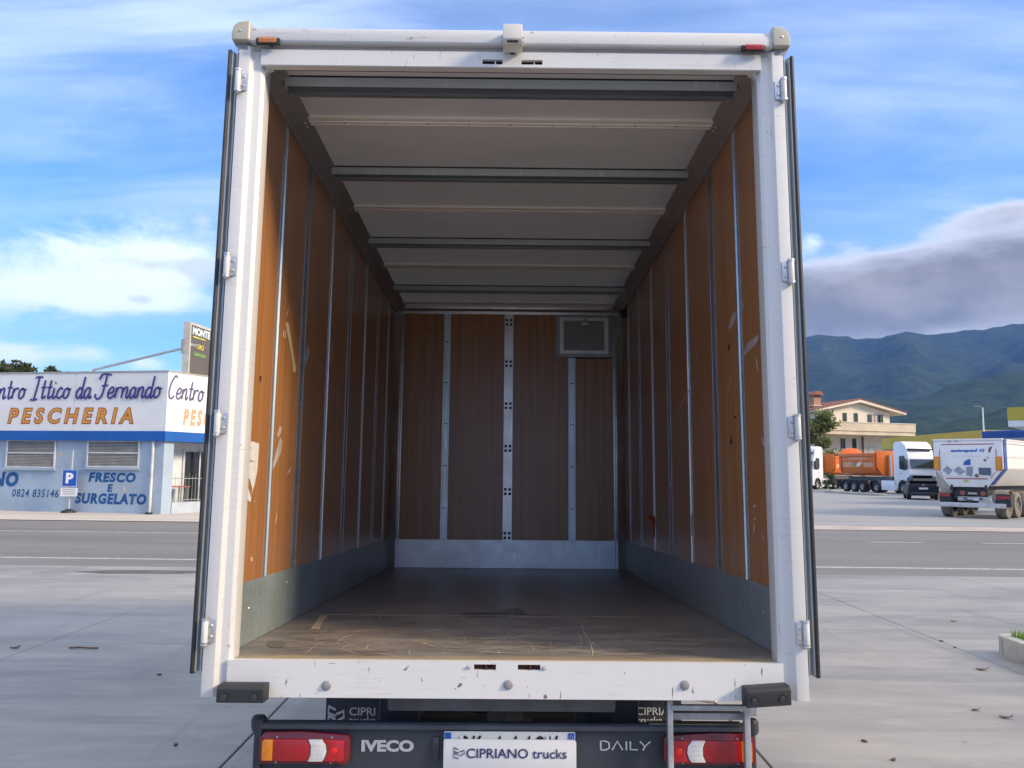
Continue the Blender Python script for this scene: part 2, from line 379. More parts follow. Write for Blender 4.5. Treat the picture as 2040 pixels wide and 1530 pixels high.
    def build(s, name, mat, parent=None, bevel=0., seg=2, smooth=False, off=None, recalc=True, inv=None):
        me = bpy.data.meshes.new(name)
        vs = s.v
        if inv is not None: vs = [tuple(inv @ Vector(p)) for p in vs]
        if off is not None: vs = [(p[0] + off[0], p[1] + off[1], p[2] + off[2]) for p in vs]
        me.from_pydata(vs, [], s.f); me.update()
        if bevel or recalc:
            bm = bmesh.new(); bm.from_mesh(me)
            if recalc: bmesh.ops.recalc_face_normals(bm, faces=bm.faces)
            if bevel:
                ed = [e for e in bm.edges if len(e.link_faces) == 2 and e.calc_face_angle(0) > R(28)]
                bmesh.ops.bevel(bm, geom=ed, offset=bevel, segments=seg, profile=.6, affect='EDGES', clamp_overlap=True)
            bm.to_mesh(me); bm.free()
        if smooth or bevel:
            me.polygons.foreach_set('use_smooth', [True] * len(me.polygons))
            try: me.set_sharp_from_angle(angle=R(34))
            except Exception: pass
        me.materials.append(mat)
        o = bpy.data.objects.new(name, me); COL.objects.link(o)
        if parent is not None: o.parent = parent
        return o
def tag(o, label=None, cat=None, group=None, kind=None):
    if label: o['label'] = label
    if cat: o['category'] = cat
    if group: o['group'] = group
    if kind: o['kind'] = kind
    return o
def empty(name, mtx=None, label=None, cat=None, group=None):
    o = bpy.data.objects.new(name, None); COL.objects.link(o); o.empty_display_size = .3
    if mtx is not None: o.matrix_world = mtx
    return tag(o, label, cat, group)

# ---- lettering
def text_geo(body, bold=0., shear=0., space=1., res=3):
    cu = bpy.data.curves.new('lettering', 'FONT'); cu.body = body; cu.size = 1; cu.offset = bold; cu.shear = shear; cu.space_character = space
    cu.resolution_u = res; cu.fill_mode = 'FRONT'
    o = bpy.data.objects.new('lettering', cu); COL.objects.link(o)
    bpy.context.view_layer.update()
    me = bpy.data.meshes.new_from_object(o.evaluated_get(bpy.context.evaluated_depsgraph_get()))
    v = [tuple(p.co) for p in me.vertices]; f = [tuple(p.vertices) for p in me.polygons]
    bpy.data.objects.remove(o); bpy.data.curves.remove(cu); bpy.data.meshes.remove(me)
    return v, f
def fit(geo, u0, u1, v0, v1, mk, mb=None, box=None):
    """place flat lettering so that its bounding box fills u0..u1, v0..v1; mk(u,v,lift) -> xyz"""
    v, f = geo
    bx = box or (min(p[0] for p in v), max(p[0] for p in v), min(p[1] for p in v), max(p[1] for p in v))
    mb = mb or MB()
    q = [mk(u0 + (p[0] - bx[0]) / (bx[1] - bx[0]) * (u1 - u0), v0 + (p[1] - bx[2]) / (bx[3] - bx[2]) * (v1 - v0), p[2]) for p in v]
    return mb.add(q, f)
def smooth_path(p, n=6):
    out = []
    for i in range(len(p) - 1):
        a = p[max(i - 1, 0)]; b = p[i]; c_ = p[i + 1]; d = p[min(i + 2, len(p) - 1)]
        for k in range(n):
            t = k / n
            out.append(tuple(.5 * ((2 * b[j]) + (-a[j] + c_[j]) * t + (2 * a[j] - 5 * b[j] + 4 * c_[j] - d[j]) * t * t + (-a[j] + 3 * b[j] - 3 * c_[j] + d[j]) * t ** 3) for j in (0, 1)))
    out.append(p[-1]); return out
def ribbon(path, w0, w1=None, taper=False):
    n = len(path); w1 = w0 if w1 is None else w1; v = []; f = []
    for i, p in enumerate(path):
        a = path[max(i - 1, 0)]; b = path[min(i + 1, n - 1)]
        dx_, dy_ = b[0] - a[0], b[1] - a[1]; l = math.hypot(dx_, dy_) or 1
        # slightly flattened nib: heavier down-strokes
        w = w0 + (w1 - w0) * abs(dy_ / l)
        if taper: w *= .25 + .75 * math.sin(math.pi * (i + .5) / n)
        v += [(p[0] - dy_ / l * w / 2, p[1] + dx_ / l * w / 2, 0), (p[0] + dy_ / l * w / 2, p[1] - dx_ / l * w / 2, 0)]
    f = [(2 * i, 2 * i + 1, 2 * i + 3, 2 * i + 2) for i in range(n - 1)]
    return v, f
GL = {  # brush-script strokes: (advance, [strokes])
 'C': (1.25, [[(1.05, 1.95), (.75, 2.15), (.35, 1.7), (.1, .9), (.2, .2), (.55, -.05), (1.0, .25)]]),
 'I': (1.2, [[(.15, 2.0), (.6, 2.1), (1.15, 2.05)], [(.68, 2.05), (.62, 1.), (.5, -.1)], [(.0, -.1), (.5, -.15), (.95, -.05)]]),
 'F': (1.3, [[(-.1, 1.75), (.1, 2.2), (.6, 2.3), (1.35, 2.2)], [(.75, 2.25), (.72, 1.1), (.55, .2), (.15, -.1), (-.25, .15), (-.2, .4)], [(.35, 1.15), (.75, 1.2), (1.15, 1.2)]]),
 'e': (.95, [[(.08, .45), (.6, .55), (.68, .88), (.4, 1.02), (.08, .6), (.15, .12), (.5, 0), (.95, .35)]]),
 'n': (1.0, [[(.05, 1.), (.05, 0)], [(.05, .5), (.35, .98), (.62, .9), (.62, .2), (.75, .0), (1.0, .25)]]),
 't': (.8, [[(.35, 1.75), (.32, .3), (.45, 0), (.8, .25)], [(.0, 1.05), (.68, 1.08)]]),
 'r': (.85, [[(.08, 1.02), (.08, 0)], [(.08, .5), (.3, .92), (.6, 1.0), (.75, .88)]]),
 'o': (.95, [[(.42, 1.), (.1, .72), (.1, .2), (.4, .0), (.7, .28), (.7, .75), (.42, 1.), (.6, .85), (.95, .9)]]),
 'i': (.6, [[(.15, 1.), (.13, .22), (.3, .0), (.58, .22)], [(.17, 1.42), (.2, 1.56)]]),
 'c': (.85, [[(.68, .82), (.42, 1.02), (.1, .7), (.1, .22), (.4, .0), (.85, .3)]]),
 'd': (1.05, [[(.68, .78), (.4, 1.), (.08, .65), (.1, .15), (.38, .0), (.68, .4)], [(.78, 2.05), (.72, .25), (.85, 0), (1.05, .2)]]),
 'a': (1.0, [[(.66, .80), (.4, 1.), (.08, .65), (.1, .15), (.38, .0), (.66, .42)], [(.70, 1.), (.68, .2), (.82, 0), (1.0, .22)]]),
 ' ': (.75, [])}
def script_geo(s, w0=.17, w1=.245, shear=.2):
    v = []; f = []; x = 0; z = 0
    for ch in s:
        adv, sts = GL[ch]
        for st in sts:
            pth = smooth_path([(x + a + shear * b, b) for a, b in st], 7)
            rv, rf = ribbon(pth, w0, w1); k = len(v); z += .0012; v += [(a_, b_, z) for a_, b_, _ in rv]; f += [tuple(i + k for i in q) for q in rf]
        x += adv
    return v, f

# ================================================================== the setting
GROUND = M('dry_verge_ground', (.11, .10, .06), .95, 0, .3, .15)
ROADM = asphalt('road_asphalt', (.105, .100, .096), (.155, .146, .137), (.185, .160, .138))
YARDM = asphalt('yard_asphalt', (.19, .19, .195), (.25, .245, .24), (.26, .235, .21))
PAVEM = asphalt('beige_pavement', (.36, .32, .27), (.46, .41, .35), (.42, .34, .27))
LINEM = M('worn_road_paint', (.50, .49, .46), .7, 0, .0, 9, col2=(.27, .26, .25), lo=.35, hi=.6)
def sheet(name, pts, z, mat, parent=None):
    mb = MB(); mb.add([(p[0], p[1], z) for p in pts], [tuple(range(len(pts)))])
    o = mb.build(name, mat, parent)
    if parent is None: o['kind'] = 'structure'
    return o
# the open land is cut away under the forecourt so that slab joints stay dark and deep
sheet('ground', [(-5900, -5900), (5900, -5900), (5900, 5900), (-5900, 5900)], -.09, GROUND)
road = sheet('road', [(-400, 13.9), (400, 14.35), (400, 25.1), (-400, 25.5)], -.012, ROADM)
mb = MB()
def line_strip(x0, x1, y, w, name='lane_line'):
    MB().add([(x0, y - w / 2, -.008), (x1, y - w / 2, -.008), (x1, y + w / 2, -.008), (x0, y + w / 2, -.008)], [(0, 1, 2, 3)]).build(name, LINEM, road)
line_strip(-90, 90, 15.32, .15)
line_strip(-90, 3.4, 21.25, .14)
for k in range(-2, 12):
    x = 9.05 + k * 2.83
    line_strip(x, x + 1.36, 21.03, .13, 'lane_dash')
sheet('pavement', [(-400, 25.5), (9.0, 25.32), (9.0, 60), (-400, 60)], .004, PAVEM)
sheet('roadside_strip', [(9.0, 25.32), (400, 25.1), (400, 27.2), (9.0, 27.35)], -.002, M('pinkish_strip', (.40, .33, .28), .9, 0, .15, .8))
sheet('yard', [(9.0, 27.35), (400, 27.2), (400, 190), (9.0, 190)], .003, YARDM)
# forecourt: concrete slabs with open joints
fore = MB().add([(-30.6, -12, -.06), (30.6, -12, -.06), (30.6, 14.3, -.06), (-30.6, 13.9, -.06)], [(0, 1, 2, 3)]).build('forecourt', M('dark_joint_filler', (.05, .048, .045), .9), None)
fore['kind'] = 'structure'
o_ = MB().add([(-60, -75, -.001), (60, -75, -.001), (60, -11.73, -.001), (-60, -11.73, -.001)], [(0, 1, 2, 3)]).build('forecourt_apron', CONC); o_['kind'] = 'structure'  # unseen paving behind the camera, added to bounce light into the hold
XS = [-4.42, -1.63, 1.53, 4.42]
XS = [-4.42 - 3.0 * k for k in range(8, 0, -1)] + XS + [4.42 + 3.0 * k for k in range(1, 9)]
YS = [-11.7, -5.7, -.1, 8.12]
for i in range(len(XS) - 1):
    for j in range(len(YS)):
        g = .005
        x0, x1 = XS[i] + g, XS[i + 1] - g; y0 = YS[j] + g
        ya = YS[j + 1] - g if j < 3 else 14.1 + .00056 * XS[i]; yb = YS[j + 1] - g if j < 3 else 14.1 + .00056 * XS[i + 1]
        mb = MB(); b_ = .006
        mb.add([(x0, y0, -.058), (x1, y0, -.058), (x1, yb, -.058), (x0, ya, -.058), (x0, y0, -b_), (x1, y0, -b_), (x1, yb, -b_), (x0, ya, -b_),
                (x0 + b_, y0 + b_, 0), (x1 - b_, y0 + b_, 0), (x1 - b_, yb - b_, 0), (x0 + b_, ya - b_, 0)],
               [(0, 1, 5, 4), (1, 2, 6, 5), (2, 3, 7, 6), (3, 0, 4, 7), (4, 5, 9, 8), (5, 6, 10, 9), (6, 7, 11, 10), (7, 4, 8, 11), (8, 9, 10, 11)])
        mb.build('concrete_slab', CONC, fore)
# dark tarred patch at the forecourt edge
pts = [(x + rnd.uniform(-.1, .1), y) for x, y in ((-6.9, 13.35), (-6.3, 13.15), (-5.3, 13.25), (-4.6, 13.45), (-5.2, 13.62), (-6.3, 13.6))]
MB().add([(x, y, .0035) for x, y in pts], [tuple(range(6))]).build('tar_patch', M('dark_tar', (.10, .085, .075), .9, 0, .3, 4), fore)
# mountains: one height field, ridge lines from their angular height and distance
def lerp_prof(tab, u):
    if u <= tab[0][0]: return tab[0][1]
    for (a, b), (c_, d) in zip(tab, tab[1:]):
        if u <= c_:
            t = (u - a) / (c_ - a); t = t * t * (3 - 2 * t); return b + (d - b) * t
    return tab[-1][1]
def prof(pix, extra_l, extra_r):
    t = []
    for x, y in pix:
        d = ray(x, y); t.append((d.x / d.y, d.z / d.y))
    return extra_l + t + extra_r
P1 = prof([(1560, 690), (1615, 672), (1642, 665), (1672, 671), (1706, 681), (1742, 676), (1780, 663), (1812, 657), (1850, 665), (1890, 661), (1930, 657), (1990, 646), (2040, 640)],
          [(-1.6, .02), (-.3, .02), (.0, .06), (.2, .11)], [(.72, .20), (.9, .16), (1.2, .19), (1.8, .15), (3, .1)])
P2 = prof([(1640, 815), (1700, 803), (1740, 791), (1790, 797), (1840, 789), (1900, 770), (1960, 752), (2040, 737)],
          [(-1.6, .008), (-.2, .01), (.2, .06)], [(.75, .15), (1.0, .11), (1.6, .12), (3, .08)])
P3 = prof([(1680, 880), (1760, 862), (1850, 850), (1920, 832), (2040, 800)], [(-1.6, .0), (.2, .01)], [(.8, .10), (1.2, .07), (3, .06)])
RIDG = [(P1, 1900, 3700, 5600, .55), (P2, 1150, 1900, 2700, .5), (P3, 760, 1150, 1500, .4)]
NU, NY = 210, 120
mv = []; mf = []
for j in range(NY):
    Y = 700 * (5600 / 700) ** (j / (NY - 1))
    for i in range(NU):
        u = -1.0 + 2.5 * (i / (NU - 1)); X = u * Y
        z = -.5
        for tab, y0, yc, y1, am in RIDG:
            hc = lerp_prof(tab, u) * yc
            t = (Y - y0) / (yc - y0) if Y < yc else (y1 - Y) / (y1 - yc)
            if t <= 0: continue
            s_ = t ** 1.15 if Y < yc else t * t * (3 - 2 * t)
            wx = 190 * noise.noise(Vector((X / 500, Y / 420, 7.7 + yc))); r_ = 1 - abs(noise.noise(Vector(((X + wx) / 420, (Y + wx) / 900, yc)))) * 1.6 - .45 * abs(noise.noise(Vector(((X + wx) / 150, Y / 330, yc + 5))))
            r2 = noise.fractal(Vector((X / 160, Y / 300, 3.3)), 1., 2., 5)
            bell = 4 * t * (1 - t) if Y < yc else 0
            hh = hc * (s_ + bell * am * .52 * (r_ - .45) + .045 * r2 * min(1, t * 3)) + 1.7
            z = max(z, hh)
        mv.append((X, Y, z))
mf = [(j * NU + i, j * NU + i + 1, (j + 1) * NU + i + 1, (j + 1) * NU + i) for j in range(NY - 1) for i in range(NU - 1)]
mt, t, b = newmat('wooded_mountain')
g = t.n('NewGeometry').outputs['Position']
n1 = t.noise(t.mapping(g, (1, .5, 1)), .0035, 8, .65); n2 = t.noise(g, .02, 6, .7); n3 = t.noise(g, .06, 4, .6)
c = t.mix(t.sstep(n2, .3, .7), (.014, .030, .012), (.038, .060, .020))
c = t.mix(t.m('MULTIPLY', t.sstep(n1, .60, .70), .6), c, (.09, .085, .04))
t.L(c, b.inputs['Base Color']); b.inputs['Roughness'].default_value = .95; b.inputs['Specular IOR Level'].default_value = .1
bp = t.n('Bump'); bp.inputs['Strength'].default_value = 1.; bp.inputs['Distance'].default_value = 14
t.L(t.m('ADD', n2, t.m('MULTIPLY', n3, .5)), bp.inputs['Height']); t.L(bp.outputs[0], b.inputs['Normal'])
o = MB(); o.v = mv; o.f = mf
o = o.build('mountains', mt, smooth=True, recalc=False); o['kind'] = 'structure'
for p_ in o.data.polygons: p_.use_smooth = True
# air between here and the mountains
hm = bpy.data.materials.new('valley_haze'); hm.use_nodes = True; ht = NT(hm.node_tree); hm.node_tree.nodes.clear()
ho = ht.n('OutputMaterial'); pv = ht.n('VolumePrincipled'); ht.L(pv.outputs[0], ho.inputs['Volume'])
pv.inputs['Color'].default_value = (.17, .36, 1., 1); pv.inputs['Density'].default_value = 0.9e-4; pv.inputs['Anisotropy'].default_value = .0
hz = MB().box(-6200, 6200, -6200, 6200, -1.5, 980).build('haze', hm); hz['kind'] = 'stuff'

# ================================================================== the box truck
TR = Matrix.Rotation(.00651415, 3, 'Z') @ Matrix.Rotation(-.14453351, 3, 'X') @ Matrix.Rotation(.009371, 3, 'Y')
TT = Vector((-.023165, 3.14200348, -1.06097079))
TZ = .969
TOFF = (0, 0, TZ)
tm = Matrix.Translation(CAM @ TT + O) @ (CAM @ TR).to_4x4() @ Matrix.Translation((0, 0, -TZ))
truck = empty('box_truck', tm, 'white box truck with its rear doors folded open, showing the empty brown plywood cargo hold', 'truck')
def tpl(x, y, axis, val):
    d = TR.transposed() @ Vector(((x - 1020) / F, 1, (765 - y) / F)); o_ = TR.transposed() @ (-TT)
    return o_ + d * ((val - o_[axis]) / d[axis])
def B(mb, name, mat, parent=truck, **k): return mb.build(name, mat, parent, off=TOFF, **k)
HW, HH, LL = 1.05, 2.412, 4.61
WX = 1.102                     # inner face of the side walls
# ---- rear frame
for s in (-1, 1):
    P = [(1.155, 0), (1.108, 0), (1.094, .020), (1.064, .022), (1.05, .034), (1.05, .11), (1.155, .11)]
    post = B(MB().prism([(s * x, y) for x, y in P], -.136, 2.515, 'z'), 'rear_post', WHITE, bevel=.0025, seg=2)
sill_holes = [(-.122, -.038, -.031, -.010), (.046, .132, -.031, -.010)]
mkxz = lambda u, v, w: (u, w, v)
sill = B(MB().plate(-1.062, 1.062, -.136, -.001, sill_holes, .008, .045, mkxz), 'rear_sill', SILLP)
B(MB().box(-1.06, 1.06, .045, .095, -.136, -.004), 'sill_back', SILLP, sill)
RUST = M('rusty_lock_pocket', (.10, .030, .018), .8, 0, .5, 30)
for h in sill_holes:
    m_ = MB(); m_.box(h[0] - .004, h[1] + .004, .036, .044, h[2] - .004, h[3] + .004)
    B(m_, 'lock_pocket', RUST, sill)
    B(MB().box(h[0] + .045, h[0] + .050, .012, .035, h[2], h[3]), 'lock_pin', RUST, sill)
for x, z in ((-.682, -.092), (.009, -.084), (.682, -.081)):
    bl = B(MB().lathe([(0, -.004), (.0095, -.003), (.0105, .002), (.016, .003), (.0185, .007)], (x, .0, z), (0, 1, 0), 20), 'bolt', DARKALU, sill, smooth=True)
for x, z in ((-.142, -.02), (.146, -.022)):
    B(MB().lathe([(0, -.001), (.006, .001), (.008, .007)], (x, .001, z), (0, 1, 0), 10), 'rivet', ALU, sill, smooth=True)
hdr_holes = [(-.123, -.038, 2.444, 2.465), (.043, .132, 2.444, 2.465)]
hdr = B(MB().plate(-1.062, 1.062, 2.431, 2.50, hdr_holes, .004, .022, mkxz), 'header', WHITE)
B(MB().prism([(.046, 2.433), (.058, 2.433), (.058, 2.515), (.046, 2.515)], -1.06, 1.06, 'x'), 'header_back', M('dark_lock_pocket', (.018, .02, .026), .7), hdr)
B(MB().prism([(.006, 2.4285), (.044, 2.4285), (.044, 2.4305), (.006, 2.4305)], -1.049, 1.049, 'x'), 'header_soffit', WHITE, hdr)
for h in hdr_holes:
    B(MB().box(h[0] + .052, h[0] + .057, .012, .040, h[2], h[3]), 'lock_pin', ALU, hdr)
for x in (-.138, .146): B(MB().lathe([(0, -.001), (.006, .001), (.008, .007)], (x, .007, 2.452), (0, 1, 0), 10), 'rivet', DARKALU, hdr, smooth=True)
for s in (-1, 1):   # rounded upper corners of the opening
    a = [(s * 1.05, 2.428), (s * 1.018, 2.428)] + [(s * (1.018 + .032 * math.sin(q * R(15))), 2.396 + .032 * math.cos(q * R(15))) for q in range(0, 7)]
    B(MB().prism(a, .036, .060, 'y'), 'corner_fillet', WHITE, hdr)
# ---- top rail with corner caps, lamps and camera box
arc = [(-.010, 2.522), (-.016, 2.530), (-.016, 2.565), (-.006, 2.592), (.02, 2.606), (.10, 2.612), (.10, 2.522)]
rail = B(MB().prism(arc, -1.108, 1.108, 'x'), 'top_rail', RAILP, bevel=.003)
B(MB().prism([(.016, 2.500), (.10, 2.500), (.10, 2.5215), (.016, 2.5215)], -1.13, 1.13, 'x'), 'rail_web', M('grey_shadow_gap_paint', (.42, .41, .40), .6), rail)
CAP = M('beige_grey_plastic', (.42, .41, .34), .45, 0, .08, 4, .04, 150)
for s in (-1, 1):
    cp = B(MB().prism([(s * 1.106, 2.524), (s * 1.182, 2.524), (s * 1.184, 2.56), (s * 1.176, 2.595), (s * 1.155, 2.612), (s * 1.106, 2.617)], -.026, .14, 'y'), 'corner_cap', CAP, rail, bevel=.012, seg=3)
    B(MB().lathe([(0, -.031), (.004, -.029), (.005, -.024)], (s * 1.145, .0, 2.566), (0, 1, 0), 10), 'screw', ALU, rail)
    B(MB().prism([(s * 1.12, 2.495), (s * 1.160, 2.495), (s * 1.178, 2.523), (s * 1.12, 2.523)], .0, .12, 'y'), 'cap_foot', DARKALU, rail)
AMB0 = M('faded_amber_lamp', (.52, .20, .07), .35, 0, .1, 20)
RED0 = M('red_marker_lens', (.40, .018, .025), .25, 0, .15, 30, coat=.4)
for (x0, y0), (x1, y1), mt_, nm in (((508, 71), (555, 84), AMB0, 'amber_marker_lamp'), ((1479, 86), (1528, 98), RED0, 'red_marker_lamp')):
    a = tpl(x0, y0, 1, -.04); c_ = tpl(x1, y1, 1, -.04)
    lm = B(MB().box(a.x, c_.x, -.028, -.012, c_.z, a.z), nm, RUBBER, bevel=.004)
    B(MB().box(a.x + .013, c_.x - .013, -.038, -.0285, c_.z + .003, a.z - .002), 'lens', mt_, lm, bevel=.004)
    for k in range(5):
        xx = a.x + .022 + k * (c_.x - a.x - .044) / 4
        B(MB().lathe([(0, -.041), (.0035, -.040), (.004, -.0375)], (xx, 0, (a.z + c_.z) / 2), (0, 1, 0), 8), 'diode', mt_, lm)
    B(MB().cyl(((a.x + c_.x) / 2 + .01, -.004, 2.512), ((a.x + c_.x) / 2 + .01, -.004, 2.522), .009), 'cable_grommet', RUBBER, lm)
BOXP = M('off_white_box_plastic', (.62, .61, .57), .4, 0, .05, 6)
a = tpl(1002, 48, 1, -.09); c_ = tpl(1041, 85, 1, -.09)
cb = B(MB().prism([(-.095, a.z), (-.002, a.z + .004), (-.002, c_.z + .004), (-.080, c_.z + .0), (-.095, c_.z + .016)], a.x, c_.x, 'x'), 'camera_housing', BOXP, bevel=.005, seg=2)
B(MB().box(a.x + .018, c_.x - .018, -.0935, -.080, c_.z + .004, c_.z + .0095), 'lens_slot', RUBBER, cb)
for s, xx in ((-1, a.x), (1, c_.x)):
    for dz_ in (.03, .05): B(MB().cyl((xx, -.045, c_.z + dz_), (xx + s * .006, -.045, c_.z + dz_), .005), 'screw', DARKALU, cb)
B(MB().cyl((.004, .004, 2.488), (.004, .004, 2.4998), .009), 'cable_grommet', RUBBER, cb)
# ---- doors folded back along the sides
PROFILE = metalm('grey_door_profile', (.52, .54, .53), .4, 0, .15, (1, 1, 1), .55)
DOORP = worn_paint('white_door_skin', (.76, .76, .75), (.5, .47, .44), .3, .2, .3)
for s in (-1, 1):
    z0, z1 = -.045, 2.492
    door = B(MB().box(s * 1.1655, s * 1.192, .040, 1.075, z0 + .01, z1 - .01), 'rear_door', DOORP)
    B(MB().prism([(s * 1.1625, .012), (s * 1.1645, .012), (s * 1.169, .030), (s * 1.176, .030), (s * 1.182, .010), (s * 1.187, .010), (s * 1.187, .0395), (s * 1.1625, .0395)], z0, z1, 'z'), 'edge_profile', PROFILE, door)
    B(MB().prism([(s * 1.1875, .004), (s * 1.194, .0), (s * 1.203, .006), (s * 1.206, .03), (s * 1.203, .05), (s * 1.1925, .05), (s * 1.1925, .0395), (s * 1.1875, .0395)], z0 - .006, z1 + .004, 'z'), 'door_seal', RUBBER, door, bevel=.0015)
    for k in (-1, 1):
        B(MB().cyl((s * 1.2, .55 + k * .35, z0 + .05), (s * 1.2, .55 + k * .35, z1 - .05), .011), 'locking_bar', STRIP, door)
    for x0, y0 in (((474, 160), (453, 528), (434, 842), (412, 1258)) if s < 0 else ((1558, 178), (1574, 540), (1586, 850), (1604, 1262))):
        p = tpl(x0, y0, 1, -.012); z = p.z; x = s * 1.148
        hg = B(MB().cyl((x, -.014, z - .042), (x, -.014, z + .042), .0125, n=16), 'hinge', WHITE, bevel=.002)
        B(MB().prism([(s * 1.113, z - .040), (s * 1.146, z - .046), (s * 1.146, z + .046), (s * 1.113, z + .040)], -.0065, -.0005, 'y'), 'hinge_leaf', ALU, hg, bevel=.001)
        for dz_ in (-.046, .046): B(MB().cyl((x, -.014, z + dz_ - .005), (x, -.014, z + dz_ + .003), .0145, n=16), 'washer', ALU, hg)
        B(MB().lathe([(0, -.060), (.006, -.058), (.009, -.050)], (x, -.014, z), (0, 0, 1), 12), 'pin_nut', ALU, hg)
        for dz_ in (-.02, .02): B(MB().lathe([(0, -.012), (.005, -.0115), (.008, -.007)], (s * 1.127, 0, z + dz_), (0, 1, 0), 10), 'bolt', ALU, hg, smooth=True)
# ---- cargo floor
flr = B(MB().box(-1.101, 1.101, .050, LL, -.05, 0), 'cargo_floor', FLOORM)
sy = tpl(1015, 1227, 2, 0).y
TANM = M('tan_scratch', (.56, .455, .32), .7, 0, .25, 6)
B(MB().box(-1.10, 1.10, sy - .004, sy + .004, .0002, .0009), 'floor_seam', M('seam_filler', (.40, .33, .24), .7, 0, .4, 5), flr)
mb = MB(); k = 0
for i in range(420):
    y = .09 + abs(rnd.gauss(0, 1.05)); x = rnd.uniform(-1.0, 1.03)
    if y > 3.2: continue
    ln = rnd.choice((.05, .08, .12, .2, .35, .6)) * rnd.uniform(.6, 1.3) * (1 if y < 1.2 else .8)
    a_ = rnd.gauss(R(60), R(55)); cv = rnd.gauss(0, .9); n_ = max(4, int(ln / .03)); pts = [(x, y)]
    for q in range(n_):
        a_ += cv * ln / n_ + rnd.gauss(0, .05)
        x += math.cos(a_) * ln / n_; y += math.sin(a_) * ln / n_ * 1.0
        if abs(x) > 1.07 or y < .075: break
        pts.append((x, y))
    if len(pts) < 3: continue
    rv, rf = ribbon(smooth_path(pts, 3), rnd.choice((.0016, .0022, .003, .004)), taper=True); k += 1
    mb.add([(p[0], p[1], .0010 + k * 3e-6) for p in rv], rf)
so_ = B(mb, 'floor_scratches', TANM, flr, recalc=False); so_['kind'] = 'stuff'
mb = MB(); k = 0
for i in range(150):
    x = rnd.uniform(-1.0, 1.0); y = .08 + abs(rnd.gauss(0, .9))
    if y > 4: continue
    ln = rnd.uniform(.04, .22); a_ = rnd.gauss(0, .25)
    pts = [(x + q * ln / 4 * math.cos(a_), y + q * ln / 4 * math.sin(a_) + rnd.gauss(0, .002)) for q in range(5)]
    if abs(pts[-1][0]) > 1.06 or pts[-1][1] < .07: continue
    rv, rf = ribbon(pts, rnd.uniform(.0012, .004), taper=True); k += 1
    mb.add([(p[0], p[1], .0022 + k * 3e-6) for p in rv], rf)
so_ = B(mb, 'dark_scuffs', M('dark_scuff', (.040, .036, .034), .6), flr, recalc=False); so_['kind'] = 'stuff'
def tpoly(px, axis, val, nrm, name, mat, parent, lift=.0015):
    P = [tpl(x, y, axis, val) for x, y in px]
    a_ = [p + Vector(nrm) * lift for p in P]
    m_ = MB().add(a_, [tuple(range(len(a_)))])
    return B(m_, name, mat, parent)
TAPE = M('brown_paper_tape', (.42, .34, .22), .6, 0, .1, 12)
tpoly([(619, 1254), (637, 1226), (647, 1224), (656, 1226), (645, 1237), (635, 1254)], 2, 0, (0, 0, 1), 'tape_remnant', TAPE, flr)
tpoly([(648, 1215), (662, 1216), (660, 1221), (646, 1220)], 2, 0, (0, 0, 1), 'tape_remnant', M('grey_tape', (.22, .20, .18), .6), flr)
tpoly([(531, 1285), (536, 1277), (560, 1276), (568, 1281), (566, 1290), (540, 1291)], 2, 0, (0, 0, 1), 'glue_patch', M('grey_glue', (.155, .135, .115), .55), flr)
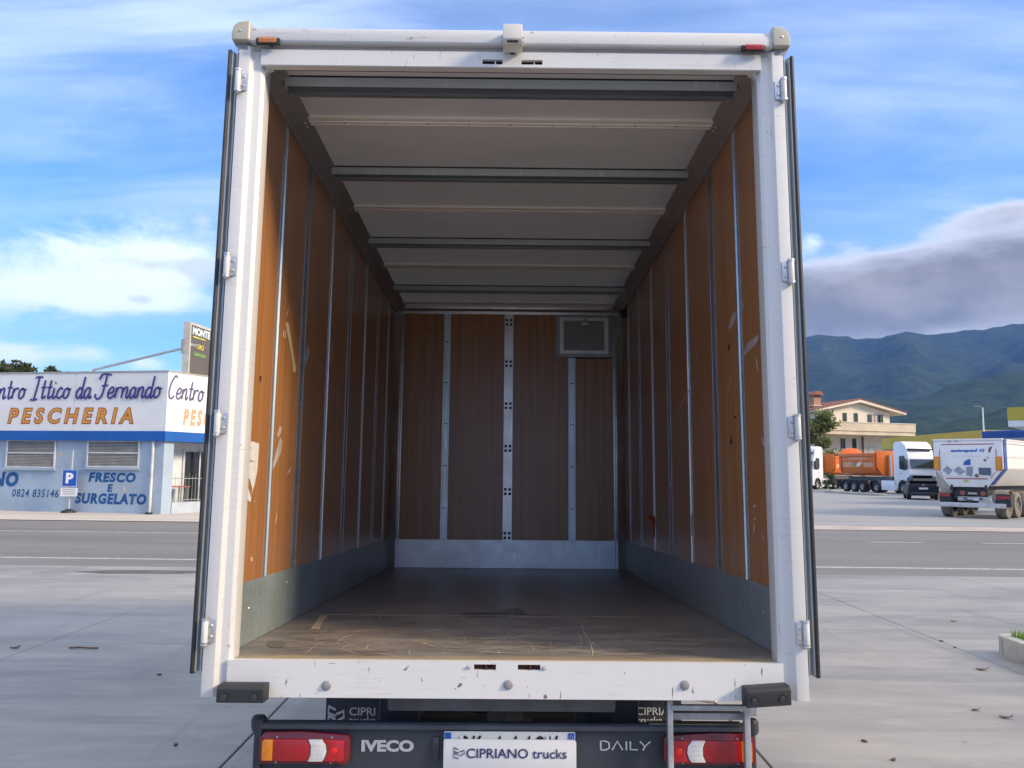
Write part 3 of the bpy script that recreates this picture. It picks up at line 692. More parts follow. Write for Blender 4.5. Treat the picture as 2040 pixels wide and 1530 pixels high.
# ---- side walls
SKIN = worn_paint('white_box_skin', (.78, .78, .77), (.55, .52, .5), .3, .1, .3)
STY = [.583, 1.075, 1.705, 2.33, 2.955, 3.57, 4.17]
PAPER = M('torn_white_paper', (.66, .63, .60), .7, 0, .08, 30)
GLUE = M('dried_label_glue', (.44, .35, .31), .6, 0, .15, 14)
CREAM = M('cream_tape_residue', (.55, .42, .24), .6, 0, .15, 14)
for s in (-1, 1):
    wall = B(MB().box(s * 1.128, s * 1.15, .11, 4.70, -.10, 2.515), 'side_wall', SKIN)
    B(MB().box(s * 1.118, s * 1.124, .112, LL, .0, 2.45), 'wall_backing', DARK, wall)
    ed = [.105] + [v for y in STY for v in (y - (.0325 if STY.index(y) % 2 == 0 else .043), y + (.0325 if STY.index(y) % 2 == 0 else .043))] + [LL - .09]
    for i in range(0, len(ed), 2):
        B(MB().box(s * WX, s * 1.112, ed[i] + .0015, ed[i + 1] - .0015, .262, 2.455), 'wall_panel', PLY, wall)
    for i, y in enumerate(STY):
        if i % 2 == 0:
            pr = [(y - .0325, 1.112), (y - .0325, 1.099), (y - .021, 1.099), (y - .017, 1.106), (y + .017, 1.106), (y + .021, 1.099), (y + .0325, 1.099), (y + .0325, 1.112)]
            B(MB().prism([(s * b_, a_) for a_, b_ in pr], .262, 2.452, 'z'), 'joint_strip', STRIP, wall)
        else:
            hl = []
            for q in range(6):
                zc = 2.352 - q * .4065
                for du in (-.021, .021):
                    for dv in (-.021, .021): hl.append((y + du - .013, y + du + .013, zc + dv - .013, zc + dv + .013))
            hl = [h for h in hl if h[2] > .27 and h[3] < 2.44]
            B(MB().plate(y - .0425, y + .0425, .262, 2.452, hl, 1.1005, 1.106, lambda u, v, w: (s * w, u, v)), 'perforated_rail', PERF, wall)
            for sg in (-1, 1):
                B(MB().box(s * 1.0985, s * 1.1003, y + sg * .0425 - .003, y + sg * .0425 + .003, .263, 2.45), 'rail_edge', STRIP, wall)
    for y0, y1 in ((.102, 2.30), (2.303, LL - .07)):
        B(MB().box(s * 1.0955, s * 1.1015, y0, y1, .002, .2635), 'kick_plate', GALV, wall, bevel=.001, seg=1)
        for q in range(4):
            yy = y0 + .25 + q * (y1 - y0 - .4) / 3
            B(MB().lathe([(0, -.0025), (.004, -.002), (.006, .0)], (s * 1.0955, yy, .15 + .05 * (q % 2)), (s, 0, 0), 8), 'rivet', STRIP, wall)
    # cove rail between wall and roof
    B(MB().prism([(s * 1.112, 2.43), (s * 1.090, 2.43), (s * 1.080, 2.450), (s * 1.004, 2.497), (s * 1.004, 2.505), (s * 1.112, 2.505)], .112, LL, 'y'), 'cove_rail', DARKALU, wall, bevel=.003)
    mb = MB()
    for yy in [v for y in STY for v in (y - .022, y + .022)]:
        mb.lathe([(0, -.004), (.004, -.003), (.0065, .0)], (s * 1.088, yy, 2.440), (s * .75, 0, .5), 8)
    for yy in (.30, .34, .65, .69, 1.28, 1.33, 1.88, 1.93, 2.55, 2.60, 3.2, 3.85, 4.43):
        mb.lathe([(0, -.004), (.004, -.003), (.0065, .0)], (s * 1.03, yy, 2.4805), (s * .52, 0, .85), 8)
    B(mb, 'rail_rivets', STRIP, wall)['kind'] = 'stuff'
    N = (-s, 0, 0); V = s * WX
    def z1(l, ox, oy, k): return [(ox + a_ * k, oy + b_ * k) for a_, b_ in l]
    LW = lambda l: z1(l, 380, 640, .464); RW = lambda l: z1(l, 1220, 640, .464); RU = lambda l: z1(l, 1400, 560, .17)
    if s < 0:
        tpoly(LW([(232, 508), (291, 524), (291, 545), (284, 640), (272, 700), (258, 748), (262, 720), (252, 680), (230, 640), (219, 590)]), 0, V, N, 'paper_label', PAPER, wall, .002)
        tpoly(LW([(216, 640), (226, 660), (240, 700), (258, 760), (252, 778), (240, 765), (228, 770), (214, 760)]), 0, V, N, 'paper_label', PAPER, wall, .0023)
        ink = M('faded_label_print', (.20, .20, .22), .7)
        for q, (yy, x0, x1) in enumerate(((572, 228, 250), (578, 228, 246), (592, 232, 262), (598, 232, 270), (536, 246, 258), (544, 246, 258))):
            tpoly(LW([(x0, yy), (x1, yy + 3), (x1, yy + 6), (x0, yy + 3)]), 0, V, N, 'label_print', ink, wall, .003)
        tpoly(LW([(405, 8), (418, 2), (428, 60), (437, 120), (452, 205), (446, 222), (436, 218), (438, 190), (426, 120)]), 0, V, N, 'tape_remnant', CREAM, wall)
        tpoly(LW([(502, 100), (510, 125), (507, 160), (494, 185), (482, 215), (484, 175), (494, 130)]), 0, V, N, 'glue_patch', GLUE, wall)
        tpoly(LW([(380, 448), (390, 458), (386, 480), (372, 502), (369, 485)]), 0, V, N, 'glue_patch', GLUE, wall)
        tpoly(LW([(384, 498), (391, 515), (388, 560), (372, 595), (352, 640), (347, 625), (360, 580), (372, 530)]), 0, V, N, 'glue_patch', GLUE, wall)
        tpoly(LW([(603, 82), (614, 82), (612, 100), (606, 150), (602, 210), (600, 150)]), 0, V, N, 'tape_remnant', CREAM, wall)
        for l in ([(394, 40), (400, 40), (397, 70), (393, 70)], [(404, 42), (410, 42), (405, 74), (401, 74)], [(431, 1030), (452, 1028), (455, 1050), (440, 1058)], [(255, 1012), (264, 1012), (264, 1030), (255, 1030)]):
            tpoly(LW(l), 0, V, N, 'tape_remnant', CREAM, wall)
        tpoly(LW([(294, 236), (302, 234), (300, 262), (296, 258)]), 0, V, N, 'gouge', M('dark_gouge', (.04, .02, .012), .8), wall)
    else:
        tpoly(RU([(385, 343), (408, 398), (400, 440), (345, 540), (320, 580), (312, 555), (290, 545), (304, 520), (320, 515), (318, 460), (345, 400)]), 0, V, N, 'glue_patch', GLUE, wall)
        tpoly(RU([(480, 885), (484, 830), (510, 755), (545, 705), (600, 670), (640, 635), (646, 612), (656, 635), (652, 668), (668, 672), (648, 690), (640, 725), (590, 775), (540, 830)]), 0, V, N, 'glue_patch', GLUE, wall)
        tpoly(RU([(462, 232), (474, 228), (478, 258), (490, 285), (486, 330), (474, 325), (466, 290)]), 0, V, N, 'glue_patch', GLUE, wall)
        tpoly(RW([(325, 295), (330, 300), (300, 360), (285, 400), (272, 415), (270, 405), (280, 380), (296, 350)]), 0, V, N, 'tape_remnant', CREAM, wall)
        tpoly(RW([(342, 810), (348, 830), (346, 880), (348, 930), (336, 910), (334, 880)]), 0, V, N, 'tape_remnant', M('clear_tape', (.40, .37, .33), .3), wall)
        tpoly(RW([(155, 833), (183, 838), (187, 848), (185, 925), (179, 932), (175, 858), (158, 852)]), 0, V, N, 'orange_tag', M('orange_strap', (.62, .10, .02), .6), wall, .004)
        for l in ([(362, 125), (369, 130), (366, 160), (358, 152)], [(605, 790), (620, 785), (617, 798), (607, 806)], [(608, 845), (622, 842), (620, 853), (607, 852)], [(604, 880), (616, 865), (614, 900), (606, 915)]):
            tpoly(RW(l), 0, V, N, 'glue_patch', GLUE, wall)
        for l in ([(500, 95), (506, 105), (504, 130), (498, 122)], [(511, 483), (516, 525), (505, 528)], [(525, 405), (536, 412), (524, 420)]):
            tpoly(RW(l), 0, V, N, 'gouge', M('dark_gouge', (.04, .02, .012), .8), wall)
        B(MB().box(1.045, 1.10, 4.20, 4.28, 2.33, 2.40), 'cable_clip', RUBBER, wall, bevel=.008)
        B(MB().tube([(1.09, 4.22, 2.38), (1.085, 4.2, 2.42), (1.095, 4.15, 2.43)], .006), 'cable_end', RUBBER, wall)
    # scattered glue and label residue
    for q in range(16):
        y = rnd.choice((.3, .8, .9, 1.35, 1.5, 2.0, 2.6)) + rnd.uniform(-.12, .12); z = rnd.uniform(.45, 1.9)
        if any(abs(y - v) < .07 for v in STY): continue
        a_ = rnd.gauss(R(70), R(25)); ln = rnd.uniform(.02, .11); w_ = ln * rnd.uniform(.12, .35)
        pts = []
        for k_ in range(9):
            an = k_ / 9 * 2 * math.pi; rr = rnd.uniform(.65, 1.1)
            u_, v_ = math.cos(an) * ln / 2 * rr, math.sin(an) * w_ / 2 * rr
            pts.append((V - s * .0016, y + u_ * math.cos(a_) - v_ * math.sin(a_), z + u_ * math.sin(a_) + v_ * math.cos(a_)))
        B(MB().add(pts, [tuple(range(9))]), 'glue_patch', rnd.choice((GLUE, CREAM)), wall)
    # short pale scratches
    mb = MB()
    for q in range(70):
        y = .15 + abs(rnd.gauss(0, 1.0)); z = rnd.uniform(.35, 2.0)
        if y > 4.3 or any(abs(y - v) < .06 for v in STY): continue
        a_ = rnd.gauss(R(65), R(30)) * rnd.choice((-1, 1)); ln = rnd.uniform(.008, .07)
        rv, rf = ribbon([(y + math.cos(a_) * ln * t_ / 3, z + math.sin(a_) * ln * t_ / 3) for t_ in range(4)], rnd.uniform(.001, .004), taper=True)
        mb.add([(V - s * (.0008 + q * 4e-6), p[0], p[1]) for p in rv], rf)
    B(mb, 'wall_scratches', CREAM, wall, recalc=False)['kind'] = 'stuff'
# ---- roof with ribs
roof = B(MB().add([(-1.127, .112, 2.5065), (1.127, .112, 2.5065), (1.127, 4.70, 2.5065), (-1.127, 4.70, 2.5065)], [(0, 1, 2, 3)]), 'roof', CEIL)
for s in (-1, 1): B(MB().box(s * 1.09, s * 1.15, .112, 4.70, 2.5155, 2.60), 'roof_edge_rail', RAILP, roof)
RIBSHADE = M('blue_grey_rib_shade', (.10, .125, .16), .5, 0, .1, 3)  # dark blue-grey puts the shade under the ribs into the colour
for y in (.285, 1.29, 2.56, 3.87):
    rb = B(MB().prism([(y - .060, 2.496), (y - .052, 2.458), (y - .046, 2.458), (y - .046, 2.496)], -1.022, 1.022, 'x'), 'roof_rib', RIBM, roof, bevel=.001)
    B(MB().box(-1.022, 1.022, y - .0455, y + .034, 2.474, 2.496), 'rib_shade_band', RIBSHADE, roof)
    B(MB().box(-1.022, 1.022, y - .057, y + .015, 2.4965, 2.506), 'rib_gap_shade', RUBBER, roof)  # black strip painting the line of shade in the gap over the rib
    B(MB().prism([(y + .0345, 2.496), (y + .0345, 2.460), (y + .052, 2.458), (y + .052, 2.462), (y + .038, 2.464), (y + .038, 2.496)], -1.022, 1.022, 'x'), 'rib_lip', STRIP, roof)
for y in (.655, 1.90, 3.21, 4.44):
    P = [(y - .045, 2.505), (y - .045, 2.492), (y - .028, 2.490), (y - .026, 2.4925), (y - .006, 2.4925), (y - .004, 2.489), (y + .004, 2.489), (y + .006, 2.4925), (y + .026, 2.4925), (y + .028, 2.490), (y + .045, 2.492), (y + .045, 2.505)]
    rb = B(MB().prism(P, -1.022, 1.022, 'x'), 'roof_strip', RSTRIP, roof)
    for q in range(-4, 5):
        B(MB().lathe([(0, -.001), (.004, -.0006), (.006, .002)], (q * .21, y + .015, 2.4915), (0, 0, 1), 8), 'rivet', DARK, roof)
# ---- bulkhead
bulk = B(MB().box(-1.128, 1.128, LL + .03, LL + .055, -.10, 2.506), 'bulkhead', SKIN)
y = LL
for x0, x1, z1_ in ((-1.012, -.628, 2.43), (-.562, -.041, 2.43), (.049, .583, 2.43), (.649, 1.012, 2.0)):
    B(MB().box(x0, x1, y + .004, y + .014, .263, z1_), 'wall_panel', PLY, bulk)
for x, zt in ((-.595, 2.43), (.616, 2.006)):
    B(MB().prism([(x - .033, y + .014), (x - .033, y), (x - .021, y), (x - .018, y + .008), (x + .018, y + .008), (x + .021, y), (x + .033, y), (x + .033, y + .014)], .263, zt, 'z'), 'joint_strip', STRIP, bulk)
    for q in range(5):
        z = .55 + q * .40
        if z < zt - .1: B(MB().box(x - .017, x + .017, y + .004, y + .0078, z, z + .008), 'strip_cleat', DARK, bulk)
hl = []
for q in range(6):
    for du in (-.021, .021):
        for dv in (-.021, .021):
            zc = 2.352 - q * .4098; hl.append((.004 + du - .0125, .004 + du + .0125, zc + dv - .0125, zc + dv + .0125))
B(MB().plate(-.039, .047, .263, 2.43, hl, y + .001, y + .007, mkxz), 'perforated_rail', ALU, bulk)
B(MB().box(-1.01, 1.01, y + .016, y + .022, .1, 2.43), 'bulkhead_backing', DARK, bulk)
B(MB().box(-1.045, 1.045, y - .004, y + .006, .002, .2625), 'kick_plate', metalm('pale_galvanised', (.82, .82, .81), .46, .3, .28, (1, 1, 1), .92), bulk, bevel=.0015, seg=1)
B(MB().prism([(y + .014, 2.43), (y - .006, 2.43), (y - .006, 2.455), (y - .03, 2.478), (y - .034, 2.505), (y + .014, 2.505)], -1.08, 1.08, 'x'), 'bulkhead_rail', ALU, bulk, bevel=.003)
mb = MB()
for q in range(28): mb.lathe([(0, -.003), (.0035, -.002), (.005, .0)], (-1.0 + q * .074, y - .006, 2.442), (0, 1, 0), 8)
for s in (-1, 1):
    B(MB().prism([(s * 1.014, y + .014), (s * 1.014, y - .004), (s * 1.030, y - .004), (s * 1.034, y + .004), (s * 1.044, y + .004), (s * 1.048, y - .016), (s * 1.088, y - .06), (s * 1.102, y - .09), (s * 1.102, y + .014)], .002, 2.43, 'z'), 'corner_post', ALU, bulk, bevel=.002)
    for q in range(22): mb.lathe([(0, -.004), (.005, -.003), (.007, .0)], (s * 1.062, y - .0315, .12 + q * .104), (-s * .75, 1, 0), 8)
B(mb, 'bulkhead_rivets', STRIP, bulk)['kind'] = 'stuff'
# inspection hatch
hx0, hx1, hz0, hz1 = .462, 1.008, 2.012, 2.428
fr = B(MB().plate(hx0, hx1, hz0, hz1, [(hx0 + .035, hx1 - .035, hz0 + .03, hz1 - .02)], y - .012, y + .004, mkxz), 'hatch', metalm('dull_hatch_frame', (.40, .40, .41), .45, 0, .25, (1, 1, 1), .6), bulk, bevel=.003)
fr2 = B(MB().plate(hx0 + .037, hx1 - .037, hz0 + .033, hz1 - .022, [(hx0 + .075, hx1 - .075, hz0 + .066, hz1 - .055)], y - .006, y + .004, mkxz), 'hatch_inner_frame', ALU, bulk)
B(MB().box(hx0 + .076, hx1 - .076, y - .002, y + .003, hz0 + .067, hz1 - .056), 'hatch_panel', M('grey_hatch_panel', (.33, .33, .33), .5, 0, .06, 3), bulk)
xc = (hx0 + hx1) / 2 + .01
B(MB().cyl((xc, y - .02, hz1 - .085), (xc, y - .02, hz1 + .002), .008), 'hatch_latch', STRIP, bulk)
B(MB().box(xc - .038, xc + .038, y - .022, y - .008, hz1 - .10, hz1 - .085).box(xc - .03, xc + .03, y - .028, y - .02, hz1 - .085, hz1 - .072), 'hatch_latch', STRIP, bulk, bevel=.003)
B(MB().tube([(xc - .036, y - .03, hz1 - .10), (xc - .042, y - .04, hz1 - .145), (xc + .042, y - .04, hz1 - .145), (xc + .036, y - .03, hz1 - .10)], .0035), 'latch_ring', STRIP, bulk)

# ---- underside: beams, wheels, mudguards, flaps
BEAM = M('dusty_dark_beam', (.10, .10, .105), .6, 0, .3, 4)
B(MB().box(-.46, .43, .10, .25, -.205, -.137), 'rear_crossmember', BEAM, bevel=.01)
for s in (-1, 1):
    B(MB().prism([(.30, -.30), (6.6, -.30), (6.6, -.14), (.30, -.14)], s * .36, s * .44, 'x'), 'chassis_rail', DARK)
    B(MB().box(s * .46, s * .51, .62, .70, -.62, -.15), 'flap_bracket', DARK)
for yy in (.9, 1.8, 2.7, 3.6, 4.4): B(MB().box(-1.1, 1.1, yy, yy + .06, -.135, -.055), 'floor_bearer', BEAM)
zg = lambda yy: -.969 + .0414 * yy
TYRE = M('tyre_rubber', (.020, .020, .021), .8, 0, .3, 8, .2, 60)
RIMM = metalm('grey_steel_rim', (.45, .45, .46), .5, 0, .3, (1, 1, 1), .4)
def wheel(parent, c_, ax, r, w, off=(0, 0, 0), rim=RIMM, tyre=TYRE, n=28):
    """tyre with a rim under it; ax points outwards"""
    h = w / 2
    t_ = MB().lathe([(r * .60, -h), (r * .82, -h * 1.02), (r * .96, -h * .92), (r, -h * .72), (r, h * .72), (r * .96, h * .92), (r * .82, h * 1.02), (r * .62, h), (r * .60, h * .7)], c_, ax, n).build('wheel', tyre, parent, smooth=True, off=off)
    rm = MB().lathe([(r * .61, h * .75), (r * .56, h * .92), (r * .52, h * .5), (r * .40, h * .25), (r * .30, h * .40), (r * .16, h * .55), (r * .15, h * .8), (0, h * .84)], c_, ax, n)
    a = Vector(ax).normalized(); u = a.orthogonal().normalized(); w_ = a.cross(u)
    for q in range(8):
        p = Vector(c_) + (u * math.cos(q * R(45)) + w_ * math.sin(q * R(45))) * r * .24 + a * h * .45
        rm.cyl(p, p + a * h * .2, r * .028, n=6)
    rm.build('rim', rim, t_, smooth=True, off=off)
    return t_
RY = 1.62
for s in (-1, 1):
    wheel(truck, (s * .79, RY, zg(RY) + .34), (s, 0, 0), .34, .22, TOFF)
    wheel(truck, (s * .84, 5.75, zg(5.75) + .34), (s, 0, 0), .34, .2, TOFF)
    ar = [(RY + .44 * math.cos(q * R(15)), zg(RY) + .34 + .44 * math.sin(q * R(15))) for q in range(-1, 14)]
    ar2 = [(RY + .425 * math.cos(q * R(15)), zg(RY) + .34 + .425 * math.sin(q * R(15))) for q in range(13, -2, -1)]
    B(MB().prism(ar + ar2, s * .60, s * .90, 'x'), 'mudguard', PLASTIC)
B(MB().cyl((-.7, RY, zg(RY) + .34), (.7, RY, zg(RY) + .34), .06), 'rear_axle', DARK)
B(MB().lathe([(0, -.16), (.10, -.13), (.16, -.04), (.16, .04), (.10, .13), (0, .16)], (0, RY, zg(RY) + .34), (0, 1, 0), 20), 'differential', BEAM, smooth=True)
for s in (-1, 1):   # leaf springs
    B(MB().tube([(s * .40, RY - .62, -.33), (s * .40, RY - .3, -.45), (s * .40, RY, -.50), (s * .40, RY + .3, -.45), (s * .40, RY + .62, -.33)], .03), 'leaf_spring', DARK)
NAVY = M('navy_rubber_flap', (.030, .036, .055), .55, 0, .2, 4)
LETW = M('pale_flap_lettering', (.62, .64, .68), .5)
def logo_geo(w=.13):
    V = []; Fc = []
    def st(p):
        for (ax, ay), (bx_, by_) in zip(p, p[1:]):
            l_ = math.hypot(bx_ - ax, by_ - ay); ex, ey = (bx_ - ax) / l_ * w * .5, (by_ - ay) / l_ * w * .5
            rv, rf = ribbon([(ax - ex, ay - ey), (bx_ + ex, by_ + ey)], w); k_ = len(V); V.extend([(a_, b_, len(V) * 2e-5) for a_, b_, _ in rv]); Fc.extend([tuple(i + k_ for i in q) for q in rf])
    # two open arms on the left and one pointing right
    st([(.62, .82), (.05, 1.0), (.02, .62), (.62, .48)][::1])
    st([(.62, .30), (.05, .46), (.02, .06), (.62, -.10)])
    st([(.78, .58), (1.38, .74), (1.42, .40), (.80, .18)])
    return V, Fc
for s in (-1, 1):
    y = .86
    if s < 0:
        a = tpl(650, 1395, 1, y); c_ = tpl(752, 1440, 1, y)
        fl = B(MB().box(a.x, -.575, y, y + .012, -.80, -.24), 'mud_flap', NAVY)
        l0, l1, tb, tt, lw = tpl(652, 1440, 1, y), tpl(688, 1404, 1, y), tpl(696, 1425, 1, y), tpl(748, 1409, 1, y), tpl(742, 1441, 1, y)
        body = 'CIPRI'; sub = 'trucks'; wb_ = lw.z
    else:
        c_ = tpl(1358, 1440, 1, y)
        fl = B(MB().box(.585, c_.x, y, y + .012, -.80, -.24), 'mud_flap', NAVY)
        tb, tt = tpl(1268, 1424, 1, y), tpl(1331, 1409, 1, y); lw = tpl(1300, 1441, 1, y)
        body = 'CIPRIA'; sub = 'trucks'; l0 = None
    mk = lambda u, v, w: (u, y - .004 - w, v)
    if l0 is not None: B(fit(logo_geo(), l0.x, l1.x, l0.z - .02, l1.z, mk), 'flap_logo', LETW, fl, recalc=False)
    B(fit(text_geo(body, .012), tb.x, tt.x, tb.z, tt.z, mk), 'flap_lettering', LETW, fl, recalc=False)
    B(fit(text_geo(sub, .01), tb.x, tb.x + .12 if s > 0 else tb.x + .125, lw.z - .004, lw.z + .032, mk), 'flap_lettering', LETW, fl, recalc=False)
B(MB().box(.30, .56, .34, .52, -.50, -.16), 'spare_bracket', PLASTIC, bevel=.02)
B(MB().box(-.53, -.43, .34, .52, -.50, -.16), 'lamp_bracket', PLASTIC, bevel=.02)
B(MB().tube([(-.3, .5, -.28), (-.1, .5, -.31), (.0, .5, -.27), (.16, .5, -.29), (.3, .5, -.27)], .006), 'cable', RUBBER)
# ---- bumper
y = .15
bz = tpl(1010, 1441, 1, y - .01).z
bmp = B(MB().prism([(y, bz - .012), (y + .008, bz - .002), (y + .030, bz), (y + .034, bz - .02), (y + .034, -.52), (y + .02, -.54), (y, -.52)], -.975, .975, 'x'), 'rear_bumper', PLASTIC, bevel=.006)
B(MB().prism([(y - .022, bz - .024), (y - .022, bz - .008), (y - .012, bz), (y - .001, bz - .002), (y - .001, bz - .026)], -.98, .98, 'x'), 'bumper_lip', M('charcoal_plastic_worn', (.075, .08, .095), .5, 0, .2, 6), bmp, bevel=.003)
for s in (-1, 1):
    B(MB().lathe([(0, -.035), (.026, -.03), (.030, -.015), (.030, .015), (.022, .026), (0, .027)], (s * .972, y + .005, bz - .006), (0, 0, 1), 18), 'bumper_end_cap', PLASTIC, bmp, smooth=True)
    B(MB().box(s * .955, s * .985, y - .015, y + .06, -.54, bz - .03), 'bumper_end', PLASTIC, bmp, bevel=.006)
B(MB().box(.565, .93, y - .02, y + .028, bz + .001, bz + .005), 'dusty_tread_strip', M('dusty_tan_plastic', (.19, .155, .10), .7, 0, .2, 6), bmp)
pt = lambda x_, y_, d=0.: tpl(x_, y_, 1, y - d)
# bumper lettering
SILV = metalm('silver_letters', (.72, .72, .73), .35, 0, .1, (1, 1, 1), .7)
mk = lambda u, v, w: (u, y - .003 - w, v)
a, c_ = pt(720, 1497), pt(825, 1474)
B(fit(text_geo('IVECO', .05, 0, 1.02), a.x, c_.x, a.z, c_.z, mk), 'bumper_lettering', SILV, bmp, recalc=False)
DG = {'D': (1.15, [[(.08, 0), (.08, 1), (.55, 1), (.92, .8), (.92, .2), (.55, 0), (.08, 0)]]), 'A': (1.35, [[(.06, 0), (.60, 1), (1.14, 0)]]), 'I': (.45, [[(.15, 0), (.15, 1)]]), 'L': (1.05, [[(.1, 1), (.1, .07), (.85, .07)]]), 'Y': (1.2, [[(.02, 1), (.52, .45), (1.05, 1)], [(.52, .45), (.30, 0)]])}
V = []; Fc = []; xx = 0; zz = 0
for ch in 'DAILY':
    for st in DG[ch][1]:
        rv, rf = ribbon(st, .17); k = len(V); zz += .0006; V += [(p[0] + xx, p[1], zz) for p in rv]; Fc += [tuple(i + k for i in q) for q in rf]
    xx += DG[ch][0]
a, c_ = pt(1195, 1495), pt(1296, 1475)
B(fit((V, Fc), a.x, c_.x, a.z, c_.z, mk), 'bumper_lettering', SILV, bmp, recalc=False)
B(MB().box(pt(877, 1480).x - .03, pt(877, 1480).x - .004, y - .01, y + .002, -.40, -.31), 'bumper_clip', PLASTIC, bmp, bevel=.004)
# number plate and the dealer's cover plate
PW = M('number_plate_white', (.66, .66, .64), .4, 0, .04, 5)
a, c_ = pt(885, 1457, .02), pt(1146, 1472, .02)
npl = B(MB().box(a.x, c_.x, y - .018, y - .012, a.z - .112, a.z), 'number_plate', PW, bevel=.002)
BLU = M('plate_blue', (.01, .09, .45), .4)
B(MB().box(a.x + .003, a.x + .027, y - .0205, y - .0185, a.z - .109, a.z - .004), 'plate_band', BLU, npl)
B(MB().box(c_.x - .027, c_.x - .003, y - .0205, y - .0185, a.z - .109, a.z - .004), 'plate_band', BLU, npl)
mkp = lambda u, v, w: (u, y - .0205 - w, v)
BLK = M('plate_black', (.015, .015, .016), .5)
# (the dealer's plate hides all but the tops of these characters)
for ch, x0, x1 in (('D', 922, 935), ('K', 942, 962), ('4', 985, 1000), ('4', 1016, 1032), ('4', 1043, 1059), ('0', 1066, 1086), ('V', 1092, 1112)):
    p, q = pt(x0, 1465.5, .02), pt(x1, 1465.5, .02)
    B(fit(text_geo(ch, .02), p.x, q.x, p.z - .075, p.z, mkp), 'plate_character', BLK, npl, recalc=False)
B(fit(ribbon([(math.cos(q * R(15)), math.sin(q * R(15))) for q in range(25)], .16), c_.x - .022, c_.x - .008, a.z - .026, a.z - .012, lambda u, v, w: (u, y - .0215, v)), 'plate_ring', PW, npl, recalc=False)
for x0 in (920, 1091): p = pt(x0, 1467, .02); B(MB().box(p.x - .006, p.x + .006, y - .024, y - .0207, p.z - .012, p.z + .003), 'plate_clip', PW, npl)
a, c_ = pt(884, 1472, .03), pt(1148, 1530, .03)
dp = B(MB().prism([(a.x, a.z - .11), (a.x, a.z - .004), (a.x + .004, a.z), (c_.x - .008, a.z), (c_.x, a.z - .008), (c_.x, a.z - .11)], y - .036, y - .027, 'y'), 'dealer_plate', M('dealer_plate_white', (.64, .65, .66), .4, 0, .03, 4), bevel=.002)
INK = M('navy_print', (.030, .022, .11), .5)
mkd = lambda u, v, w: (u, y - .0385 - w, v)
p, q = pt(929, 1510, .036), pt(1129, 1492, .036)
B(fit(text_geo('CIPRIANO trucks', .008, 0, 1.0), p.x, q.x, p.z, q.z, mkd), 'plate_lettering', INK, dp, recalc=False)
p, q = pt(903, 1512, .036), pt(926, 1488, .036)
B(fit(logo_geo(.10), p.x, q.x, p.z, q.z, mkd), 'plate_logo', INK, dp, recalc=False)
# tail lights
REDL = M('red_tail_lens', (.42, .006, .012), .18, 0, .1, 30, coat=.6)
REDH = M('dark_red_lamp_body', (.16, .010, .016), .25, 0, .2, 12, coat=.5)
AMBL = M('amber_tail_lens', (.62, .20, .01), .2, 0, .12, 30, coat=.6)
CLRL = M('clear_reverse_lens', (.62, .61, .60), .22, 0, .1, 30, coat=.5)
for s in (-1, 1):
    if s < 0: a, c_ = pt(516, 1457, .03), pt(695, 1523, .03)
    else: a, c_ = pt(1322, 1460, .03), pt(1489, 1525, .03)
    x0, x1, z0, z1_ = a.x, c_.x, c_.z - .002, a.z
    if s > 0: x1 = x0 + .36
    w_ = x1 - x0; hgt = z1_ - z0
    tx = lambda u: (x0 + u * w_) if s < 0 else (x1 - u * w_)
    tl = B(MB().prism([(tx(.0), z0 + .02), (tx(.02), z0), (tx(.97), z0), (tx(1.), z0 + .02), (tx(1.), z0 + hgt * .82), (tx(.96), z0 + hgt * .9), (tx(.45), z0 + hgt), (tx(.06), z0 + hgt * .97), (tx(.0), z0 + hgt * .8)], y - .028, y + .02, 'y'), 'tail_light', REDH, bevel=.006)
    za, zb = z0 + hgt * .12, z0 + hgt * .78
    ins = lambda pts, nm, mt_, d: B(MB().prism([(tx(u), za + v * (zb - za)) for u, v in pts], y - d, y - .0285, 'y'), nm, mt_, tl, bevel=.0022)
    ins([(.045, .04), (.045, .90), (.07, .98), (.165, .98), (.165, .02), (.07, .02)], 'amber_lens', AMBL, .040)
    ins([(.17, .02), (.17, .98), (.545, .98), (.575, .70), (.575, .30), (.545, .02)], 'brake_lens', REDL, .040)
    ins([(.553, .0), (.583, .30), (.583, .70), (.553, 1.), (.70, 1.), (.745, .75), (.755, .45), (.735, .15), (.71, .0)], 'reversing_lens', CLRL, .043)
    ins([(.72, .0), (.745, .15), (.765, .45), (.755, .75), (.71, 1.), (.93, .98), (.945, .9), (.945, .08), (.93, .0)], 'fog_lens', REDL, .040)
    for q in range(7):
        v = .12 + q * .125
        B(MB().box(min(tx(.19), tx(.55)), max(tx(.19), tx(.55)), y - .0415, y - .0398, za + v * (zb - za), za + v * (zb - za) + .0016), 'lens_rib', REDH, tl)
    for q in range(4):
        v = .15 + q * .2
        B(MB().box(min(tx(.60), tx(.70)), max(tx(.60), tx(.70)), y - .0443, y - .0428, za + v * (zb - za), za + v * (zb - za) + .0012), 'lens_rib', CLRL, tl)
    B(MB().lathe([(0, -.0415), (.010, -.0408), (.012, -.0395)], (tx(.84), y, (za + zb) / 2), (0, 1, 0), 18), 'fog_bulb', M('bright_red_bulb', (.85, .01, .01), .2, 0, .05, 5, coat=.5), tl)
    for u, v in ((.2, 1.07), (.8, 1.07), (.2, -.07), (.8, -.07)):
        B(MB().lathe([(0, -.034), (.004, -.033), (.005, -.0275)], (tx(u), y, za + v * (zb - za)), (0, 1, 0), 8), 'lamp_screw', DARKALU, tl)
